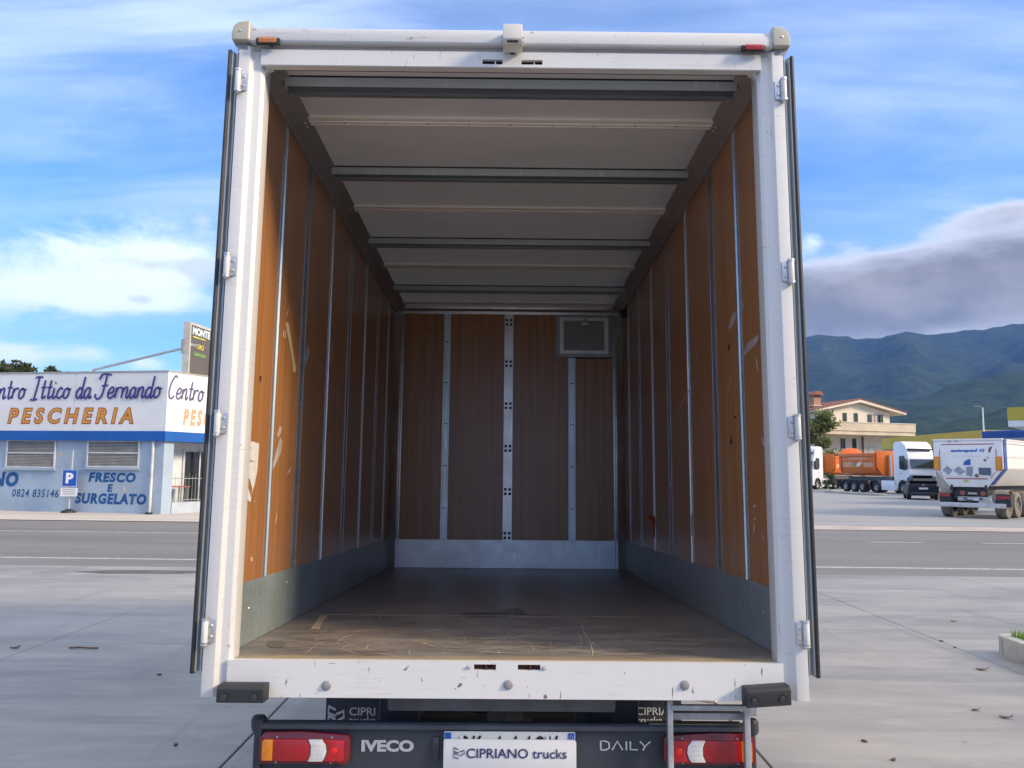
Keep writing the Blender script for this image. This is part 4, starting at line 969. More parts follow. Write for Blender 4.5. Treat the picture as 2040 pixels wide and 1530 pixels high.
# rubber buffers
for s in (-1, 1):
    x0, x1, z0, z1_ = (-1.075, -.897, -.146, -.079) if s < 0 else (.898, 1.066, -.146, -.072)
    mb = MB(); sk = .012 if s > 0 else 0
    mb.prism([(-.062, z0 + .004), (-.062, z1_ - .012), (-.046, z1_), (.008, z1_), (.008, z0 + .004)], x0, x1, 'x')
    mb.v = [(p[0], p[1], p[2] + sk * ((p[0] - x0) / (x1 - x0) - .5)) for p in mb.v]
    bf = B(mb, 'rubber_buffer', RUBBER, bevel=.006, seg=3)
    for k in (.17, .80):
        xx = x0 + k * (x1 - x0); zc = (z0 + z1_) / 2 - .006 + sk * (k - .5)
        B(MB().lathe([(.0145, -.0645), (.0135, -.063), (.011, -.0622), (.010, -.0645), (0, -.0655)], (xx, 0, zc), (0, 1, 0), 16), 'buffer_bolt', M('buffer_bolt_grey', (.05, .05, .05), .5, .3), bf)
# folding step
STEP = metalm('galvanised_step', (.50, .50, .49), .5, .3, .3, (1, 1, 1), .6)
yy = .06
for x0, xa in ((1330, 1341), (1483, 1495)):
    p, q = tpl(x0, 1425, 1, yy), tpl(xa, 1425, 1, yy)
    sp_ = B(MB().box(p.x, q.x, yy, yy + .03, -.78, -.15), 'step_post', STEP, bevel=.003)
p, q = tpl(1338, 1410, 1, yy), tpl(1488, 1410, 1, yy)
B(MB().box(p.x, q.x, yy - .004, yy + .026, -.186, -.166), 'step_rung', STEP, bevel=.004)
B(MB().box(p.x, q.x, yy + .05, yy + .11, -.232, -.206), 'step_tread', STEP, bevel=.003)
B(MB().box(p.x, q.x, yy, yy + .05, -.72, -.70), 'step_rung', STEP, bevel=.003)
for x0, x1 in ((1327, 1342), (1493, 1509)):
    p, q = tpl(x0, 1403, 1, yy + .03), tpl(x1, 1428, 1, yy + .03)
    B(MB().box(p.x, q.x, yy + .032, yy + .09, q.z, p.z), 'step_bracket', ALU, bevel=.004)
B(MB().prism([(.90, -.137), (1.0, -.137), (.955, -.17)], .07, .11, 'y'), 'bracket_gusset', DARK)
# ---- cab (in front of the box)
CABP = M('white_cab_paint', (.74, .75, .76), .25, 0, .02, 2, coat=.5)
cabp = [(4.80, -.30), (4.80, 1.25), (4.95, 1.42), (5.35, 1.45), (5.75, 1.30), (6.35, .58), (6.95, .42), (7.12, .15), (7.15, -.42), (6.9, -.52), (6.2, -.52), (6.13, -.28), (5.95, -.12), (5.55, -.12), (5.37, -.28), (5.3, -.52), (4.9, -.52)]
cab_ = B(MB().prism(cabp, -.95, .95, 'x'), 'cab', CABP, bevel=.05, seg=3)
GLS = glass('dark_window_glass')
for s in (-1, 1):
    B(MB().prism([(5.05, .62), (5.05, 1.18), (5.35, 1.22), (5.68, 1.12), (6.05, .66), (5.9, .58)], s * .952, s * .957, 'x'), 'side_window', GLS, cab_)
    B(MB().box(s * 1.0, s * 1.18, 5.95, 6.05, .62, .98), 'mirror', PLASTIC, cab_, bevel=.02)
    B(MB().box(s * .55, s * .85, 7.08, 7.155, -.12, .10), 'headlight', CLRL, cab_, bevel=.02)
B(MB().add([(-.82, 5.81, 1.245), (.82, 5.81, 1.245), (.86, 6.345, .605), (-.86, 6.345, .605)], [(0, 1, 2, 3)], Matrix.Translation((0, .012, .01))), 'windscreen', GLS, cab_)

# ================================================================== fish shop across the road
C0 = Vector((-12.11, 28.85, 0))
rF = Vector((.9805, -.1964, 0)); uR = Vector((.45, .893, 0)).normalized()
nF = Vector((-.1964, -.9805, 0)); nR = Vector((uR.y, -uR.x, 0))
PLW = M('white_fascia_board', (.78, .775, .76), .6, 0, .05, .6)
PLB = M('pale_blue_render', (.37, .455, .54), .85, 0, .10, .9, .1, 90)
BAND = M('royal_blue_band', (.008, .10, .38), .45, 0, .12, .8)
TRIM = M('beige_cap_metal', (.40, .37, .32), .6)
shop = empty('fish_shop', Matrix.Translation(C0), 'low flat-roofed fish shop with white lettered fascia, blue band and pale blue walls', 'shop')
LOC = Matrix.Translation(-C0)
def S(mb, name, mat, parent=shop, **k): return mb.build(name, mat, parent, inv=LOC, **k)
def sp3(s, d, z): return C0 + rF * s + uR * d + Vector((0, 0, z))
def fr_pt(px, py, off=0.):
    P = onplane(px, py, C0 + nF * off, nF) - C0; return P.dot(rF), P.z
def rt_pt(px, py, off=0.):
    P = onplane(px, py, C0 + nR * off, nR) - C0; return P.dot(uR), P.z
mkF = lambda off: (lambda u, v, w: C0 + rF * u + nF * (off + w) + Vector((0, 0, v)))
mkR = lambda off: (lambda u, v, w: C0 + uR * u + nR * (off + w) + Vector((0, 0, v)))
def footprint(s0, s1, d0, d1, z0, z1, e=0.):
    # parallelogram block; e grows it outwards on front and right
    A = sp3(s0, d0, 0) + nF * e; Bq = sp3(s1, d0, 0)
    k = 1 / max(.2, rF.dot(nR)); k2 = 1 / max(.2, (-uR).dot(nF))
    Bq = Bq + rF * (e * k) + uR * (-e * k2); A = sp3(s0, d0, 0) + uR * (-e * k2)
    Cq = sp3(s1, d1, 0) + rF * (e * k); D = sp3(s0, d1, 0)
    P = [(p.x, p.y) for p in (A, Bq, Cq, D)]
    return MB().prism(P, z0, z1, 'z')
wl = S(footprint(-16, -1.25, 0, 13, 0, 2.54), 'wall', PLB)
S(footprint(-1.2495, -.001, 0.001, .42, 0, 2.538), 'corner_pier', PLB)
S(footprint(-1.24, -.9, .43, 13, 0, 2.536), 'porch_wall', M('porch_white_render', (.62, .66, .66), .8, 0, .08, 1))
fas = S(footprint(-16, 0, 0, 13, 2.88, 4.96, .12), 'fascia', PLW)
S(footprint(-16, 0, 0, 13, 2.535, 2.879, .135), 'fascia_band', BAND)
S(footprint(-16, 0, 0, 13, 4.961, 5.01, .14), 'fascia_cap', TRIM)
for s in (-3.6, -7.3, -11): # fascia board joints
    S(MB().add([mkF(.1212)(s + a, z, 0) for a, z in ((0, 2.9), (.012, 2.9), (.012, 4.95), (0, 4.95))], [(0, 1, 2, 3)]), 'board_joint', M('joint_grey', (.45, .45, .45), .7), fas)
BLUINK = M('indigo_sign_paint', (.045, .04, .22), .6, 0, .1, 4)
ORINK = M('yellow_sign_paint', (.68, .30, .04), .6, 0, .1, 4)
BRINK = M('russet_outline_paint', (.34, .06, .025), .6)
FADED = M('faded_orange_sign_paint', (.70, .36, .20), .6, 0, .15, 4)
NAVI = M('blue_wall_paint', (.012, .085, .26), .7, 0, .15, 4)
adv = lambda s: sum(GL[c_][0] for c_ in s)
geo = script_geo('Centro Ittico da Fernando')
xI, xE = adv('Centro ') + .1, adv('Centro Ittico da Fernando') - .1
u0, zb = fr_pt(62, 795, .125); u1, _ = fr_pt(319, 795, .125); _, zt = fr_pt(190, 745.5, .125)
S(fit(geo, u0, u1, zb, zt, mkF(.125), box=(xI, xE, -.05, 2.3)), 'script_lettering', BLUINK, fas, recalc=False)
a0, _ = rt_pt(335, 790, .125); a1, _ = rt_pt(405, 790, .125)
S(fit(geo, a0, a1, zb, zb + (zt - zb) * 1.0, mkR(.125), box=(.1, adv('Centro'), -.05, 2.3)), 'script_lettering', M('slate_sign_paint', (.10, .10, .20), .6), fas, recalc=False)
u0, z0 = fr_pt(14, 845, .125); u1, z1_ = fr_pt(268, 811, .125)
g_ = text_geo('PESCHERIA', .058, .18, 1.5); g2 = text_geo('PESCHERIA', .018, .18, 1.5)
bx = (min(p[0] for p in g_[0]), max(p[0] for p in g_[0]), min(p[1] for p in g_[0]), max(p[1] for p in g_[0]))
S(fit(g_, u0, u1, z0, z1_, mkF(.124), box=bx), 'block_lettering', BRINK, fas, recalc=False)
S(fit(g2, u0, u1, z0, z1_, mkF(.128), box=bx), 'block_lettering', ORINK, fas, recalc=False)
a0, _ = rt_pt(365, 830, .125); a1, _ = rt_pt(404, 830, .125)
S(fit(g_, a0, a0 + (a1 - a0) * 3.25, z0, z1_, mkR(.124), box=bx), 'block_lettering', FADED, fas, recalc=False)
def wtext(body, x0, x1, y0, y1, bold=.05, sh=.12, sp_=1.15):
    u0, z0 = fr_pt(x0, y1, .006); u1, z1_ = fr_pt(x1, y0, .006)
    S(fit(text_geo(body, bold, sh, sp_), u0, u1, z0, z1_, mkF(.006)), 'wall_lettering', NAVI, wl, recalc=False)
wtext('FRESCO', 176, 271, 942, 960); wtext('E', 213.5, 225, 964.5, 980); wtext('SURGELATO', 149.5, 292, 984, 1003)
wtext('NO', -16, 38, 940, 969, .06); wtext('0824 835146', 24, 117, 975.5, 989.5, .012)
# louvred windows under the band
WFR = M('white_window_frame', (.62, .63, .62), .5); LOUV = M('grey_beige_louvre', (.30, .28, .25), .6)
for px0, px1, py0, py1 in ((11, 114, 872, 932), (172, 281, 872, 931)):
    u0, z0 = fr_pt(px0, py1); u1, z1_ = fr_pt(px1, py0); z1_ = min(z1_, 2.53)
    mk = mkF(.0)
    T = lambda u, v, w: mk(u, v, -w)
    wn = S(MB().plate(u0, u1, z0, z1_, [(u0 + .06, u1 - .06, z0 + .06, z1_ - .03)], -.045, -.004, T), 'window', WFR, bevel=.004)
    S(MB().plate(u0 + .03, u1 - .03, z0 + .03, z1_ - .01, [], -.008, -.003, T), 'window_back', M('dark_void', (.03, .03, .03), .8), wn)
    n_ = int((z1_ - z0 - .1) / .052)
    for q in range(n_):
        z = z0 + .07 + q * .052
        vs = [mk(u, v, w) for u in (u0 + .062, u1 - .062) for v, w in ((z, .036), (z + .034, .016), (z + .044, .016), (z + .010, .036))]
        S(MB().add(vs, [(0, 1, 2, 3), (4, 7, 6, 5), (0, 4, 5, 1), (1, 5, 6, 2), (2, 6, 7, 3), (3, 7, 4, 0)]), 'slat', LOUV, wn)
    zm = z0 + (z1_ - z0) * .55
    S(MB().plate(u0 + .06, u1 - .06, zm - .022, zm + .022, [], -.052, -.040, T), 'mid_rail', WFR, wn)
    S(MB().plate(u0 - .04, u1 + .04, z0 - .07, z0 - .005, [], -.08, -.002, T), 'window_sill', PLB, wn)
# downpipe, small white patch, porch rail
p = lambda s, o_, z: C0 + rF * s + nF * o_ + Vector((0, 0, z))
su, _ = fr_pt(304, 950)
dpipe = S(MB().tube([p(su, .06, 2.53), p(su, .06, .25), p(su - .02, .06, .02)], .05, 10), 'downpipe', M('white_pvc', (.62, .62, .60), .5, 0, .2, 2))
S(MB().box(-.09, .09, -.09, .09, .0, .07, Matrix.Translation(p(su, .1, 0))), 'pipe_shoe', DARK)
for px, py in ((248, 974), (121, 903)):
    u, z = fr_pt(px, py); S(MB().add([mkF(.005)(u + a, z + b_, 0) for a, b_ in ((-.08, -.09), (.07, -.1), (.09, .06), (-.04, .1))], [(0, 1, 2, 3)]), 'poster_remnant', M('pinkish_poster', (.50, .44, .42), .7), wl)
mkr = mkR(.02)
Tr = lambda u, v, w: mkR(-.14)(u, v, w)
S(MB().plate(.45, 9.0, 0, .40, [], -.06, .14, Tr), 'porch_kerb_wall', M('grey_blue_render', (.42, .47, .52), .85))
IRON = M('painted_iron', (.30, .31, .31), .5, .2)
rl = S(MB().plate(.45, 9.0, 1.22, 1.25, [], .02, .05, Tr), 'porch_railing', IRON)
S(MB().plate(.45, 9.0, .46, .49, [], .02, .05, Tr), 'lower_rail', IRON, rl)
for q in range(56):
    u = .5 + q * .152
    S(MB().cyl(Tr(u, .40, .035), Tr(u, 1.42 if q % 2 else 1.34, .035), .010, .006, 6), 'baluster', IRON, rl)
for u in (2.15, 2.6, 5.2, 8.2): S(MB().cyl(Tr(u, .0, -.02), Tr(u, 2.535, -.02), .06, n=10), 'porch_column', M('white_column', (.60, .62, .62), .7))
# doorway and clutter in the porch
def prt(u, d, z): return C0 + rF * (-.9) + uR * u + nR * d + Vector((0, 0, z))
def pbox(u0, u1, d0, d1, z0, z1_):
    return MB().add([prt(u, d, z) for z in (z0, z1_) for u, d in ((u0, d0), (u1, d0), (u1, d1), (u0, d1))], [(0, 3, 2, 1), (4, 5, 6, 7), (0, 1, 5, 4), (1, 2, 6, 5), (2, 3, 7, 6), (3, 0, 4, 7)])
dr = S(pbox(1.9, 3.3, .002, .03, .05, 2.2), 'door', GLS)
for u0, u1 in ((1.82, 1.9), (2.58, 2.64), (3.3, 3.38)): S(pbox(u0, u1, .003, .06, .05, 2.28), 'door_frame', WFR, dr)
tbl = empty('porch_table', Matrix.Translation(prt(.9, .45, 0)), 'small red table standing behind the fish shop porch railing', 'table')
TI = Matrix.Translation(-prt(.9, .45, 0))
REDT = M('red_table_top', (.38, .08, .05), .5)
pbox(.45, 1.6, .2, .72, .92, .96).build('table_top', REDT, tbl, inv=TI)
for u, d in ((.52, .26), (1.52, .26), (1.52, .66), (.52, .66)): MB().cyl(prt(u, d, 0.004), prt(u, d, .92), .025, n=8).build('leg', IRON, tbl, inv=TI)
# ---- parking sign
b0 = at(136.5, 1020, 29.2); b0.z = 0
ps = empty('parking_sign', Matrix.Translation(b0), 'blue square parking sign with white P on a pole before the shop wall', 'sign')
PI = Matrix.Translation(-b0)
p1, p2 = at(136.5, 1019, 29.2), at(146, 897, 29.2)
MB().cyl(Vector((p1.x, 29.2, .03)), Vector((p2.x, 29.2, p2.z)), .032, n=12).build('pole', M('galvanised_pole', (.55, .57, .58), .45, .5), ps, inv=PI)
MB().lathe([(0, .0), (.26, .0), (.24, .06), (.10, .12), (.05, .14), (0, .14)], (b0.x, b0.y, 0), (0, 0, 1), 14).build('foot', RUBBER, ps, inv=PI)
a, c_ = at(121.8, 970, 29.14), at(155.8, 935, 29.14)
pp = MB().box(a.x, c_.x, 29.13, 29.15, a.z, c_.z).build('sign_plate', M('parking_blue', (.008, .085, .42), .4), ps, inv=PI, bevel=.008)
MB().plate(a.x + .015, c_.x - .015, a.z + .015, c_.z - .015, [(a.x + .03, c_.x - .03, a.z + .03, c_.z - .03)], 29.1265, 29.1295, mkxz).build('sign_border', M('sign_white', (.75, .75, .75), .5), pp, inv=PI)
q0, q1 = at(130.5, 963, 29.13), at(147, 942, 29.13)
fit(text_geo('P', .045), q0.x, q1.x, q0.z, q1.z, lambda u, v, w: (u, 29.126, v)).build('sign_letter', MATS['sign_white'], pp, inv=PI, recalc=False)
a, c_ = at(120, 988.5, 29.14), at(154.5, 972, 29.14)
p3 = MB().box(a.x, c_.x, 29.13, 29.15, a.z, c_.z).build('supplementary_plate', M('sign_white2', (.66, .67, .68), .5), ps, inv=PI)
for q in range(3):
    MB().box(a.x + .08, c_.x - .08, 29.1265, 29.1295, c_.z - .07 - q * .075, c_.z - .045 - q * .075).build('small_print', M('grey_print', (.30, .31, .33), .6), p3, inv=PI)
# ---- billboard beyond the roof
PB = Vector((-13.05, 33.0, 0)); dB = Vector((.107, .994, 0)).normalized(); nB = Vector((dB.y, -dB.x, 0))
bb = empty('billboard', Matrix.Translation(PB), 'dark grey advertising board with pale frame standing behind the fish shop roof', 'billboard')
BI = Matrix.Translation(-PB)
mkB = lambda off: (lambda u, v, w: PB + dB * u + nB * (off + w) + Vector((0, 0, v)))
def bpt(px, py): P = onplane(px, py, PB, nB) - PB; return P.dot(dB), P.z
zt = bpt(372, 641)[1]
T = lambda u, v, w: mkB(0)(u, v, -w)
MB().plate(0, 3.4, 3.6, zt, [], .01, .24, T).build('board', M('dark_brown_board', (.13, .115, .10), .5, 0, .08, 1), bb, inv=BI)
MB().plate(-.06, 3.46, 3.55, zt + .06, [(.045, 3.36, 3.65, zt - .05)], -.02, .26, T).build('frame', M('pale_sign_frame', (.52, .49, .44), .5), bb, inv=BI)
for u in (.5, 2.9): MB().cyl(mkB(-.12)(u, 0, 0), mkB(-.12)(u, 3.6, 0), .09, n=12).build('post', STRIP, bb, inv=BI)
MB().box(-.30, -.20, -.1, .1, -.28, .28, Matrix.Translation(mkB(0)(-.02, zt - .95, 0))).build('lamp_box', IRON, bb, inv=BI)
def btext(body, x0, y0, x1, y1, mt_, bold=.03, len_=None):
    u0, z1_ = bpt(x0, y0); _, z0 = bpt(x0, y1); u1, _ = bpt(x1, (y0 + y1) / 2)
    fit(text_geo(body, bold), u0, len_ or u1, z0, z1_, mkB(.004)).build('board_lettering', mt_, bb, inv=BI, recalc=False)
LW1 = M('pale_blue_letters', (.62, .74, .78), .5); LY = M('yellow_letters', (.70, .62, .10), .5); LG = M('green_letters', (.25, .55, .12), .5)
btext('MONTE', 384.5, 650, 419, 666, LW1, .06)
btext('ORO', 392.5, 685, 406, 695, LY)
btext('BANCO', 380, 683, 391.5, 688, LW1, .01); btext('CAMPAGNA', 386, 701, 410, 708, LG, .02)
u0, z0 = bpt(384.5, 669); u1, _ = bpt(409, 675)
MB().plate(u0, u1, z0 - .05, z0, [], -.006, -.003, T).build('underline', LY, bb, inv=BI)
# stay tube from the roof up to the board
q0, q1 = at(186, 737, 34.5), at(366, 693, 33.2)
stay = MB().tube([q0 - Vector((0, 0, .25)), q0, q0.lerp(q1, .5), q1 - Vector((.05, 0, .02)), q1 + Vector((.25, 0, .05))], .06, 10).build('stay_tube', STRIP, bb, inv=BI)
# ================================================================== trees
BARK = M('grey_brown_bark', (.10, .075, .05), .9, 0, .3, 6, .4, 30)
def leafmat(name, a, b_):
    m, t, bs = newmat(name)
    oi = t.n('TexCoord').outputs['Object']
    n_ = t.noise(oi, 1.6, 4, .6); f = t.sstep(n_, .3, .7)
    t.L(t.mix(f, a, b_), bs.inputs['Base Color']); bs.inputs['Roughness'].default_value = .6
    bs.inputs['Specular IOR Level'].default_value = .3
    tr = t.n('BsdfTranslucent'); t.L(t.mix(f, tuple(x * 1.2 for x in a), tuple(x * 1.3 for x in b_)), tr.inputs[0]); ms = t.n('MixShader'); ms.inputs[0].default_value = .38
    t.L(bs.outputs[0], ms.inputs[1]); t.L(tr.outputs[0], ms.inputs[2]); t.L(ms.outputs[0], m.node_tree.nodes['Material Output'].inputs[0])
    return m
LEAF1 = leafmat('broad_leaf_green', (.10, .14, .035), (.20, .23, .07)); LEAF2 = leafmat('dark_leaf_green', (.04, .06, .02), (.09, .11, .04))
def tree(name, label, base, h, cr, mat, nleaf=2600, ls=.16, trunk=.16, group=None, cat='tree', seed=1, low=.3):
    r_ = random.Random(seed); b_ = Vector(base)
    t_ = empty(name, Matrix.Translation(b_), label, cat, group)
    mb = MB(); lean = Vector((r_.uniform(-.1, .1), r_.uniform(-.1, .1), 0)) * h
    pts = [Vector((0, 0, -.05)), Vector((0, 0, h * .2)) + lean * .2, Vector((0, 0, h * .5)) + lean * .5, Vector((0, 0, h * .86)) + lean]
    mb.tube(pts, [trunk * 1.2, trunk, trunk * .65, trunk * .2], 9)
    tips = []
    for q in range(11):
        f_ = r_.uniform(low, .85); p0 = pts[1].lerp(pts[3], (f_ - .2) / .66 if f_ > .2 else 0)
        a_ = q * 2.4 + r_.uniform(-.4, .4); l_ = cr * r_.uniform(.55, 1.0) * (1.15 - .6 * f_)
        p2 = p0 + Vector((math.cos(a_) * l_, math.sin(a_) * l_, l_ * r_.uniform(.2, .8)))
        pm = p0.lerp(p2, .5) + Vector((0, 0, .08 * l_)); mb.tube([p0, pm, p2], [trunk * .4, trunk * .25, trunk * .06], 6)
        tips += [(p2, l_ * .55), (pm, l_ * .5), (p0.lerp(p2, .8), l_ * .5)]
    tips += [(pts[3], cr * .45), (pts[2].lerp(pts[3], .6), cr * .5)]
    mb.build('trunk', BARK, t_, smooth=True)
    lv = MB()
    for q in range(nleaf):
        c_, rad = r_.choice(tips); d = Vector((r_.gauss(0, 1), r_.gauss(0, 1), r_.gauss(0, 1))).normalized() * rad * (r_.random() ** .45)
        d.z *= .75; p0 = c_ + d
        if p0.z < h * .12: continue
        n_ = Vector((r_.gauss(0, 1), r_.gauss(0, 1), r_.gauss(0, 1) + .8)).normalized(); u = n_.orthogonal().normalized(); u.rotate(Matrix.Rotation(r_.uniform(0, 6.28), 3, n_)); w = n_.cross(u)
        s_ = ls * r_.uniform(.6, 1.4)
        lv.add([p0 - u * s_, p0 + w * s_ * .45 - n_ * s_ * .1, p0 + u * s_, p0 - w * s_ * .45 - n_ * s_ * .1], [(0, 1, 2, 3)])
    lv.build('crown', mat, t_, recalc=False)
    return t_
g0 = 'trees behind the fish shop'
for i, (px, py, Y, cr, lb) in enumerate(((8, 709, 46, 1.7, 'tallest dark treetop showing over the fish shop roof'), (52, 722, 47, 1.5, 'ragged middle treetop over the fish shop roof, beside the tallest one'), (104, 729, 45, 1.2, 'lowest sparse treetop over the fish shop roof, nearest the stay tube'))):
    P = at(px, py, Y)
    tree('leafy_tree', lb, (P.x, P.y, .004), P.z * 1.05, cr, LEAF2, 1700, .17, .14, g0, seed=20 + i)
# ================================================================== planter with grass at the forecourt edge
KERB = M('mossy_kerb_concrete', (.38, .36, .31), .85, 0, .22, 3, .2, 60)
pk = empty('grass_planter', Matrix.Translation((4.66, 8.1, 0)), 'concrete kerb-edged planting bed on the forecourt, filled with green grass', 'planter')
KI = Matrix.Translation((-4.66, -8.1, 0))
kz = .185
for k in range(6):
    y1_ = 7.98 - k * 1.0; x1_ = 4.655
    MB().box(x1_, x1_ + .12, y1_ - .993, y1_, -.02, kz).build('kerb_stone', KERB, pk, inv=KI, bevel=.014)
MB().prism([(4.655, 7.987), (4.775, 7.987), (4.80, 8.02), (4.86, 8.03), (4.86, 8.15), (4.76, 8.14), (4.69, 8.10), (4.665, 8.05)], -.02, kz, 'z').build('kerb_stone', KERB, pk, inv=KI, bevel=.012)
for k in range(4): MB().box(4.867 + k * 1.0, 5.86 + k * 1.0, 8.03, 8.15, -.02, kz).build('kerb_stone', KERB, pk, inv=KI, bevel=.014)
MB().box(4.78, 8.8, 2.0, 8.025, .0, .12).build('soil', M('dark_soil', (.05, .04, .025), .95), pk, inv=KI)
gv = MB(); r_ = random.Random(5)
for q in range(15000):
    x = 4.77 + r_.random() ** 1.6 * 2.2; y_ = 8.03 - r_.random() ** 1.3 * 4.2
    h = r_.uniform(.05, .15); a_ = r_.uniform(0, 6.28); b_ = r_.uniform(.01, .07); w = r_.uniform(.002, .004)
    ca, sa = math.cos(a_), math.sin(a_)
    if x < 4.80: b_ *= .7; ca = -abs(ca)
    gv.add([(x - sa * w, y_ + ca * w, .115), (x + sa * w, y_ - ca * w, .115), (x + ca * b_ * .5 + sa * w * .7, y_ + sa * b_ * .5 - ca * w * .7, .115 + h * .7), (x + ca * b_ * .5 - sa * w * .7, y_ + sa * b_ * .5 + ca * w * .7, .115 + h * .7), (x + ca * b_, y_ + sa * b_, .115 + h)], [(0, 1, 2, 3), (3, 2, 4)])
go = gv.build('grass', leafmat('lawn_green', (.075, .16, .018), (.15, .26, .035)), None, recalc=False)
tag(go, 'bright green grass tufts growing in the kerbed planting bed', 'grass', kind='stuff')
# fallen leaves and scraps
LFB = M('dry_brown_leaf', (.13, .065, .04), .7, 0, .3, 30); LFT = M('dry_tan_leaf', (.36, .24, .11), .7, 0, .2, 30)
def leaf(px, py, L, mt_, label, rot):
    P = gp(px, py); mb = MB(); n_ = 7; V = []
    for i in range(n_):
        t = i / (n_ - 1); w = math.sin(math.pi * min(1, t * .92 + .04)) * L * .28; zc = .004 + .010 * L / .12 * (t - .4) ** 2 * 4
        V += [(-L / 2 + t * L, -w, zc + .006 + .01 * t * t), (-L / 2 + t * L, 0, zc), (-L / 2 + t * L, w, zc + .009 * (1 - t))]
    Fc = [(3 * i + j, 3 * i + j + 1, 3 * i + 4 + j, 3 * i + 3 + j) for i in range(n_ - 1) for j in (0, 1)]
    mb.add(V, Fc); o = mb.build('fallen_leaf', mt_, smooth=True); o.location = (P.x, P.y, .001); o.rotation_euler = (0, 0, rot)
    tag(o, label, 'leaf', 'leaves fallen on the forecourt')
leaf(1901, 1238, .10, LFT, 'pale tan fallen leaf on the sunlit forecourt slab', .3)
leaf(1957, 1335, .11, LFB, 'dark curled fallen leaf lying below the planter kerb', -.1)
leaf(1945, 1416, .075, LFB, 'flat reddish-brown leaf lying out on open concrete', .2)
leaf(2004, 1431, .085, LFB, 'flat reddish-brown leaf lying out on open concrete', -.3)
leaf(30, 1292, .085, LFB, 'brown leaf beside the slab joint, beyond the long twig', .2)
for i, (px, py) in enumerate(((1875, 1278), (1903, 1291), (1722, 1478), (317, 1345), (1780, 1515), (350, 1485))):
    P = gp(px, py); o = MB().box(-.018, .018, -.01, .01, 0, .012).build('grit_pebble', LFB, bevel=.004); o.location = (P.x, P.y, .001); o.rotation_euler = (0, 0, i)
    tag(o, 'tiny dark pebble lying on the concrete forecourt', 'pebble', 'pebbles on the forecourt')
P = gp(165, 1293); o = MB().tube([(-.13, 0, .01), (-.03, .006, .014), (.05, -.004, .012), (.14, .004, .010)], .008, 6).build('twig', LFB); o.location = (P.x, P.y, 0)
tag(o, 'short brown twig lying on the shaded forecourt concrete', 'twig')
P = gp(1416, 1399); o = MB().prism([(-.05, .0), (-.02, .055), (.03, .05), (.06, .02), (.03, -.03)], 0.001, .05, 'z').build('paper_scrap', PAPER, bevel=.01); o.location = (P.x, P.y, 0)
tag(o, 'crumpled white scrap on the ground beneath the truck', 'litter')

# ================================================================== yard on the right: trailers, tippers, car, house
def lift_rot(pos, h):
    """matrix of a vehicle whose local +y points along heading h"""
    h = Vector(h).normalized(); r_ = Vector((h.y, -h.x, 0))
    m_ = Matrix.Identity(4)
    for i in range(3): m_[i][0] = r_[i]; m_[i][1] = h[i]; m_[i][2] = (0, 0, 1)[i]; m_[i][3] = pos[i]
    return m_
DIRTW = worn_paint('dusty_white_tipper', (.80, .79, .76), (.48, .43, .36), .6, .6, .5)
SILT = worn_paint('pale_silver_tub', (.72, .70, .66), (.44, .40, .33), .5, .3, .45)
DUSTT = M('dust_caked_tyre', (.20, .175, .14), .9, 0, .3, 6)
DUSTR = M('dust_caked_rim', (.30, .26, .20), .9, 0, .35, 12)
REFL = M('orange_red_marker_board', (.70, .16, .03), .4); REFY = M('yellow_marker_board', (.62, .33, .03), .4)
REDS = M('red_reflective_tape', (.38, .03, .04), .4)
BLUP = M('autumn_blue_paint', (.02, .12, .42), .5)
e_ = Vector((.70, -.714, 0)); f_ = Vector((.714, .70, 0))
at_ = empty('tipper_trailer', lift_rot((18.1, 32.8, .004), f_), 'dusty white tipper trailer with blue lettering and orange marker boards on its tailgate', 'trailer')
def A(mb, n_, m_, par=at_, **k): return mb.build(n_, m_, par, **k)
GX = lambda x: (x - 600) / 447.; GZ = lambda z: 1.22 + (880 - z) / 414.
sec = [(-1.25, 3.06), (-1.27, 1.95), (-.72, 1.26), (.72, 1.26), (1.27, 1.95), (1.25, 3.06)]
tub = A(MB().prism(sec, .10, 8.6, 'y'), 'tub', SILT, bevel=.03)
A(MB().box(1.235, 1.29, .06, .42, 1.9, 3.08).prism([(1.29, 1.92), (.80, 1.30), (.74, 1.38), (1.23, 2.0)], .06, .42, 'y'), 'corner_post', M('blue_tub_post', (.04, .09, .30), .5, 0, .3, 2), tub)
A(MB().box(-1.29, -1.235, .06, .42, 1.9, 3.08), 'corner_post', MATS['blue_tub_post'], tub)
for z in (2.98, 2.45): A(MB().box(1.252, 1.285, .43, 8.6, z - .05, z + .05), 'side_rail', SILT, tub)
A(MB().box(-1.30, -1.25, .1, 8.6, 2.98, 3.1).box(1.25, 1.30, .43, 8.6, 3.04, 3.1), 'top_rail', SILT, tub)
gate = A(MB().prism([(-1.25, 3.05), (-1.26, 1.95), (-.68, 1.22), (.68, 1.22), (1.26, 1.95), (1.25, 3.05)], .0, .09, 'y'), 'tailgate', DIRTW, bevel=.012)
A(MB().plate(-.98, 1.0, 1.62, 2.95, [], -.012, -.001, mkxz), 'tailgate_panel', DIRTW, gate, bevel=.004)
A(MB().box(-1.27, 1.27, -.03, .12, 3.052, 3.12), 'tailgate_beam', DIRTW, gate, bevel=.012)
for x0, x1, y0, y1 in ((178, 1035, 176, 190), (240, 905, 738, 752)): A(MB().box(GX(x0), GX(x1), -.018, -.013, GZ(y1), GZ(y0)), 'red_stripe', REDS, gate)
for x0, y0, x1, y1 in ((148, 270, 140, 370), (1062, 265, 1060, 370), (125, 615, 185, 725), (1035, 630, 960, 735)):
    A(MB().add([(GX(x0) - .012, -.015, GZ(y0)), (GX(x0) + .012, -.015, GZ(y0)), (GX(x1) + .012, -.015, GZ(y1)), (GX(x1) - .012, -.015, GZ(y1))], [(0, 1, 2, 3)]), 'red_stripe', REDS, gate)
